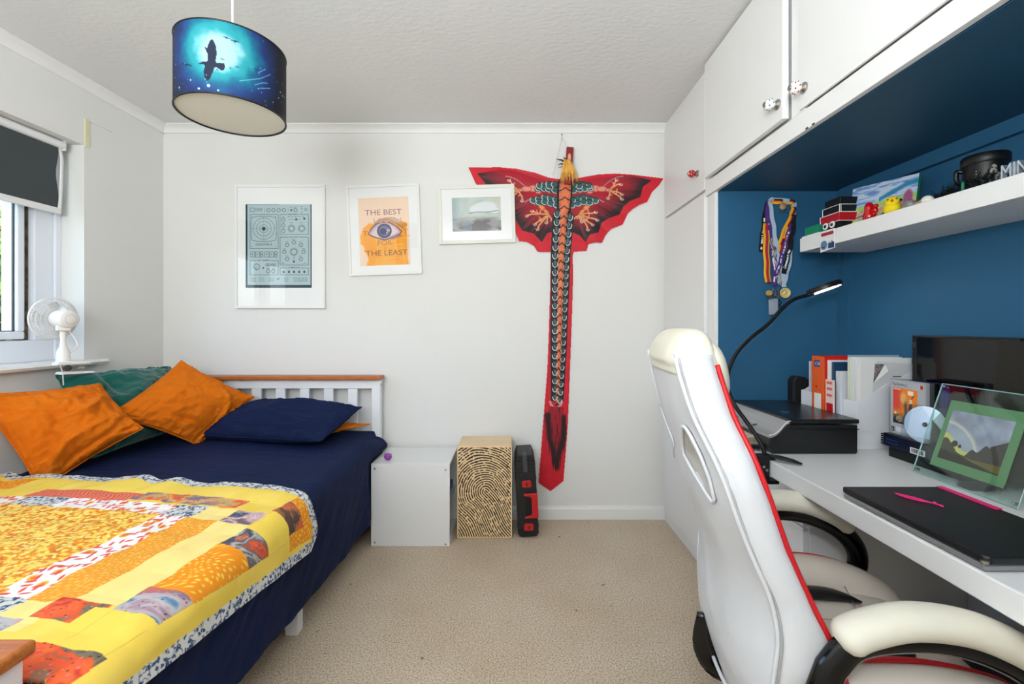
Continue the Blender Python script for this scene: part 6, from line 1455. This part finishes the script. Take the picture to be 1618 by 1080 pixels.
single('lanyard_clips', g, M_chrome, 'cluster of metal clips at the ends of the lanyards', 'clips')
bc_ = P(1180 + 180 * .1946, 300 + 838 * .1946, AY - .024); single('medal', MB().lathe([(.013, 0), (.0135, .001), (.013, .0025), (0, .0025)], bc_, (-.35, -1, 0), 24), mat('old_brass', (150, 120, 60), .35, metal=.8), 'small dull brass medal left of the metal clips', 'medal', auto=40)
a = P(1180 + 178 * .1946, 300 + 1012 * .1946, AY - .024); b2 = P(1180 + 252 * .1946, 300 + 880 * .1946, AY - .024)
bd = thing('badge_holder', 'grey plastic badge holder hanging below the clips', 'badge', a); obj('pouch', bx(a[0], b2[0], AY - .026, AY - .022, a[2], b2[2]), mat('badge_plastic', (150, 160, 172), .2), bd, bevel=.002); obj('clip', MB().prism([(a[0] - .012, b2[2] + .012), (a[0] + .010, b2[2] + .014), (a[0] + .02, b2[2]), (a[0] + .002, b2[2] - .006)], 'y', AY - .029, AY - .023), M_chrome, bd)
g = MB()
for i in range(5): q = P(1180 + (268 + 8 * (i % 2)) * .1946, 300 + (895 + 20 * i) * .1946, AY - .024); g.lathe([(.0045, 0), (.0045, .002)], q, (0, -1, .2), 12)
single('key_chain', g, mat('dark_metal', (70, 70, 74), .35, metal=.8), 'string of small dark metal discs hanging beside the badge holder', 'chain')

single('storage_tin', bx(1.196, 1.30, 1.785, 1.862, SZ + .006, SZ + .040), mat('emerald_card', (14, 134, 98), .5), 'flat emerald green box at the far end of the wall shelf', 'box', bevel=.002)
single('notebook', bx(1.190, 1.32, 1.765, 1.870, SZ, SZ + .0055), M_paper, 'thin white notebook under the emerald green box', 'notebook')
tb = thing('trinket_box', 'red and black box with white edging at the far end of the wall shelf', 'box', (1.26, 1.745, SZ))
RX0, RX1, RY0, RY1 = 1.219, 1.325, 1.695, 1.800
obj('base', bx(RX0 + .012, RX1, RY0 + .008, RY1 - .006, SZ + .006 * 0, SZ + .034), M_black, tb)
obj('body', bx(RX0, RX1, RY0, RY1, SZ + .0342, SZ + .068), mat('trinket_red', (184, 20, 30), .35), tb, bevel=.002)
obj('cabin', bx(RX0 + .006, RX1 - .004, RY0 + .006, RY1 - .006, SZ + .0682, SZ + .098), M_black, tb, bevel=.001)
obj('roof', bx(RX0 + .010, RX1 - .008, RY0 + .010, RY1 - .010, SZ + .098, SZ + .128), mat('trinket_roof', (10, 10, 12), .5), tb, bevel=.003)
g = MB(); t2 = .0022
for z in (SZ + .035, SZ + .067): g.tube([(RX0 - .0005, RY0, z), (RX0 - .0005, RY1, z)], t2 * .6, 6); g.tube([(RX0, RY0 - .0005, z), (RX1, RY0 - .0005, z)], t2 * .6, 6)
for z in (SZ + .0695, SZ + .097): g.tube([(RX0 + .005, RY0 + .005, z), (RX0 + .005, RY1 - .006, z)], t2 * .6, 6); g.tube([(RX0 + .005, RY0 + .005, z), (RX1 - .004, RY0 + .005, z)], t2 * .6, 6)
for (x, y) in ((RX0 + .005, RY0 + .006), (RX0 + .005, RY1 - .006), (RX0 + .010, RY0 + .005), (RX1 - .006, RY0 + .005)): g.tube([(x, y, SZ + .069), (x, y, SZ + .097)], t2 * .6, 6)
g.tube([(RX0 - .0005, RY1, SZ + .034), (RX0 - .0005, RY1, SZ + .068)], t2 * .6, 6); obj('edging', g, M_paper, tb)
sv = thing('souvenir', 'small white blue and red acrylic souvenir hanging over the front of the wall shelf', 'souvenir', (1.183, 1.707, 1.50))
obj('plate', MB().prism([(1.668, 1.462), (1.745, 1.455), (1.742, 1.49), (1.740, 1.535), (1.668, 1.535)], 'x', 1.1810, 1.1845), M_paper, sv, bevel=.001)
obj('red_band', bx(1.1800, 1.1808, 1.672, 1.738, 1.515, 1.527), mat('souvenir_red', (166, 40, 56), .4), sv)
obj('blue_skyline', MB().prism([(1.668, 1.464), (1.700, 1.464), (1.700, 1.484), (1.694, 1.484), (1.694, 1.492), (1.690, 1.484), (1.682, 1.484), (1.680, 1.494), (1.676, 1.486), (1.668, 1.486)], 'x', 1.1800, 1.1808), mat('souvenir_navy', (28, 62, 104), .4), sv)
obj('blue_figure', MB().lathe([(.017, 0), (.017, .002), (.012, .003)], (1.1808, 1.722, 1.480), (-1, 0, 0), 20), mat('souvenir_blue', (90, 130, 170), .4), sv)
obj('red_smile', MB().tube([(1.1775, 1.728, 1.474), (1.1775, 1.721, 1.470), (1.1775, 1.715, 1.474)], .0025, 6), mat('souvenir_red', (1, 1, 1)), sv)
g = MB()
for y in (1.726, 1.690): g.lathe([(.013, 0), (.013, .003), (.009, .004)], (1.190, y, 1.552), (-1, 0, .1), 20)
gl = obj('goggles', g, M_paper, sv)
g = MB()
for y in (1.724, 1.688): g.lathe([(.006, .004), (.006, .006)], (1.190, y, 1.551), (-1, 0, .1), 12)
obj('pupil', g, M_black, gl)
# canvas painting
pa, pb = Vector((1.262, 1.712, SZ)), Vector((1.350, 1.528, SZ)); pu = Vector((.20, .09, 1)).normalized(); pr_ = (pb - pa).normalized(); pn = pr_.cross(pu).normalized(); pn = pn if pn.x < 0 else -pn
ph, pw = .165, (pb - pa).length
cvp = thing('canvas_painting', 'small painted canvas of a meadow under a blue sky, leaning on the wall shelf', 'painting', (1.30, 1.62, SZ))
def pp(u, v, d): return pa + pr_ * u + pu * v - pn * d
obj('stretcher', MB().add([pp(u, v, d) for u in (0, pw) for v in (0, ph) for d in (.0005, .015)], [(0, 1, 3, 2), (4, 6, 7, 5), (0, 4, 5, 1), (2, 3, 7, 6), (0, 2, 6, 4), (1, 5, 7, 3)]), mat('painted_green_edge', (20, 140, 90), .6), cvp)['label'] = 'green painted canvas edge'
cv = Canvas(0, 0, 200, 162, 220, 178, (150, 180, 216)); X, Y = cv.X, cv.Y; nz = fbm(X * .03, Y * .12, 3, 5); n3 = fbm(X * .08, Y * .10, 9, 4)
cv.blend(sstep(.42, .62, nz), (200, 214, 230), .9); cv.blend(sstep(.5, .3, nz) * .7, (90, 130, 196)); ar = np.abs(Y - (66 - 44 * np.sin(np.clip((X - 90) / 130, 0, 1) * 1.5))); cv.blend(sstep(16, 4, ar + 10 * (nz - .5)) * (X > 90), (36, 124, 176), .9)
cv.blend(Y > 76 - (X - 60) * .10 + 8 * (n3 - .5), (160, 200, 110)); cv.blend((Y > 92 - (X - 60) * .08 + 10 * (n3 - .5)) & (Y < 134), (206, 180, 150)); cv.blend((n3 > .55) & (Y > 96) & (Y < 130), (196, 130, 110), .7); cv.blend(Y > 132 + 8 * (nz - .5), (176, 222, 112))
cv.disc(176, 80, 13, (160, 80, 130), .95, ry=30, soft=5); cv.line([(10, 124), (40, 116), (66, 114)], 6, (96, 110, 120)); cv.line([(178, 100), (178, 130)], 5, (150, 120, 150)); cv.blend((X > 120) & (X < 165) & (Y > 84) & (Y < 112), (150, 110, 80), .6)
sheet('painting', cv, lambda X, Y: tuple((pa[i] + pr_[i] * X / 200 * pw + pu[i] * (1 - Y / 162) * ph) for i in range(3)), M_vc, cvp)
# little figures along the front edge
ch = thing('toy_chick', 'yellow plush chick with an orange beak on the wall shelf', 'toy', (1.235, 1.478, SZ)); M_y = mat('yellow_plush', (242, 214, 24), .8, bump=(90, .5, .002)); cxp, cyp = 1.235, 1.478
obj('body', MB().ball((cxp, cyp, SZ + .022), .025, 20, 14, (.9, 1, .9)).ball((cxp, cyp, SZ + .044), .020, 20, 14, (.95, 1.05, .95)), M_y, ch, smooth=True)
dcam = Vector((-cxp, -cyp, 0)).normalized(); drt = Vector((-dcam.y, dcam.x, 0)); drt = drt if drt.x > 0 else -drt; e0 = Vector((cxp, cyp, SZ + .048))
obj('beak', MB().lathe([(.0055, 0), (.003, .006), (.0003, .010)], e0 + dcam * .017 - Vector((0, 0, .003)), dcam, 10), mat('orange_beak', (240, 110, 20), .5), ch, smooth=True)
for sg in (-1, 1): obj('eye', MB().ball(tuple(e0 + dcam * .0165 + drt * sg * .0105 + Vector((0, 0, .002))), .0024, 8, 6), M_blackg, ch, smooth=True)
rg_ = thing('red_figurine', 'shiny red ceramic figurine beside the yellow chick', 'figurine', (1.225, 1.560, SZ)); M_rg = mat('red_ceramic', (190, 8, 16), .06, coat=.5)
obj('body', MB().lathe([(.012, 0), (.0185, .008), (.0185, .020), (.0145, .034), (.0145, .044), (.0135, .054), (.009, .062), (.0, .065)], (1.225, 1.560, SZ), (0, 0, 1), 24), M_rg, rg_, smooth=True)
obj('raised_arm', MB().ball((1.228, 1.538, SZ + .034), .009, 12, 8, (1, 1, 1.3)).ball((1.226, 1.532, SZ + .046), .0075, 12, 8).ball((1.23, 1.546, SZ + .022), .008, 12, 8), mat('red_ceramic', (1, 1, 1)), rg_, smooth=True)
single('pen', MB().tube([(1.228, 1.522, SZ + .005), (1.285, 1.50, SZ + .060)], .004, 10), mat('green_pen', (24, 56, 30), .4), 'dark green pen propped between the red figurine and the chick', 'pen', smooth=True)
single('pebble', MB().ball((1.232, 1.408, SZ + .017), .0165, 16, 10, (1, 1.1, 1)), mat('grey_stone', (92, 92, 92), .35, mottle=(60, .8, (190, 190, 186))), 'small grey marbled pebble right of the yellow chick', 'pebble', smooth=True)
g = MB(); 
for (y, h_, r_) in ((1.385, .014, .007), (1.375, .016, .006)): g.lathe([(r_, 0), (r_, h_), (r_ * .6, h_ + .006), (0, h_ + .007)], (1.235, y, SZ), (0, 0, 1), 14)
single('trinkets', g, mat('tan_clay', (190, 150, 100), .5), 'pair of tiny tan pots before the painted canvas', 'trinket', smooth=True)
single('shell', MB().ball((1.235, 1.352, SZ + .015), .016, 16, 10, (.9, 1.1, .9)), mat('shell_white', (232, 226, 214), .4, bump=(120, .4, .002)), 'small white shell at the right corner of the painted canvas', 'shell', smooth=True)
# dark tinsel
rr = random.Random(12); g = MB()
for i in range(420):
    y = rr.uniform(1.19, 1.345); zc = .018 + .020 * math.sin((1.345 - y) / .155 * PI * .55); a = rr.uniform(0, 2 * PI); l = rr.uniform(.010, .024); c = (1.262 + rr.uniform(-.01, .01), y, SZ + .006 + zc * rr.random())
    g.tube([c, (c[0] + l * math.cos(a), c[1] + rr.uniform(-.008, .008), c[2] + abs(l * math.sin(a)))], .0009, 3)
single('tinsel', g, mat('dark_tinsel', (24, 34, 34), .3, metal=.4), 'tangle of dark tinsel lying on the shelf between the painting and the black mug', 'tinsel')
single('glue_stick', MB().lathe([(.004, 0), (.004, .034), (.002, .038)], (1.235, 1.245, SZ), (0, 0, 1), 10), mat('green_plastic', (20, 110, 80), .4), 'thin green stick standing in the dark tinsel', 'stick', smooth=True)
mg = thing('mug', 'large black mug with a grey printed figure on the wall shelf', 'mug', (1.315, 1.262, SZ)); mx_, my_ = 1.302, 1.250
obj('body', MB().lathe([(.042, 0), (.046, .006), (.047, .05), (.046, .080), (.046, .084)], (mx_, my_, SZ), (0, 0, 1), 40), mat('mug_black', (10, 10, 12), .35), mg, auto=40)
obj('lid', MB().lathe([(.048, .084), (.0500, .087), (.0500, .106), (.047, .110), (.0, .111)], (mx_, my_, SZ), (0, 0, 1), 40), mat('lid_black', (8, 8, 9), .45), mg, auto=40)
hdv = Vector((-.75, .66, 0)); obj('handle', MB().tube(smoothpath([tuple(Vector((mx_, my_, SZ + z)) + hdv * r) for r, z in ((.044, .074), (.055, .078), (.058, .066), (.056, .048), (.044, .042))], 5), .006, 10), mat('mug_black', (1, 1, 1)), mg, smooth=True)
fd = Vector((-mx_, -my_, 0)).normalized(); fr_ = Vector((-fd.y, fd.x, 0)); fr_ = fr_ if fr_.x > 0 else -fr_
cv = Canvas(-20, 0, 20, 60, 60, 90, (10, 10, 12)); 
for (x, y, rx, ry) in ((0, 12, 6, 7), (-2, 24, 9, 9), (8, 34, 8, 8), (-10, 44, 6, 12), (4, 46, 9, 10), (13, 40, 5, 6)): cv.disc(x, y, rx, (150, 150, 140), .95, ry=ry, soft=2)
cv.disc(-3, 28, 4, (200, 160, 130), .9); cv.blend(fbm(cv.X * .3, cv.Y * .3, 3) > .62, (30, 30, 30), .8)
sheet('printed_figure', cv, lambda X, Y: (mx_ + .0480 * (fd.x * np.cos(X / 47 + .35) + fr_.x * np.sin(X / 47 + .35)), my_ + .0480 * (fd.y * np.cos(X / 47 + .35) + fr_.y * np.sin(X / 47 + .35)), SZ + .078 - Y / 1000), M_vcg, mg, mask=(cv.c.mean(-1) > .12))
g = MB(); 
for k in range(3): g.ball((mx_ + .0475 * (fd.x * .93 - fr_.x * .36), my_ + .0475 * (fd.y * .93 - fr_.y * .36), SZ + .045 + .008 * k), .0012, 6, 4)
obj('stud', g, M_paper, mg)
lt = thing('letter_ornament', 'chrome block letters standing on the shelf at the right edge of the picture', 'ornament', (1.245, 1.10, SZ))
text('lettering', 'MIN', .054, mat('chrome_letters', (196, 206, 216), .3, metal=.3), (1.228, 1.138, SZ + .006), (0, -1, 0), (0, 0, 1), lt, 'LEFT', .006, squeeze=.66)
obj('plinth', bx(1.215, 1.245, .98, 1.155, SZ, SZ + .0055), M_chrome, lt)
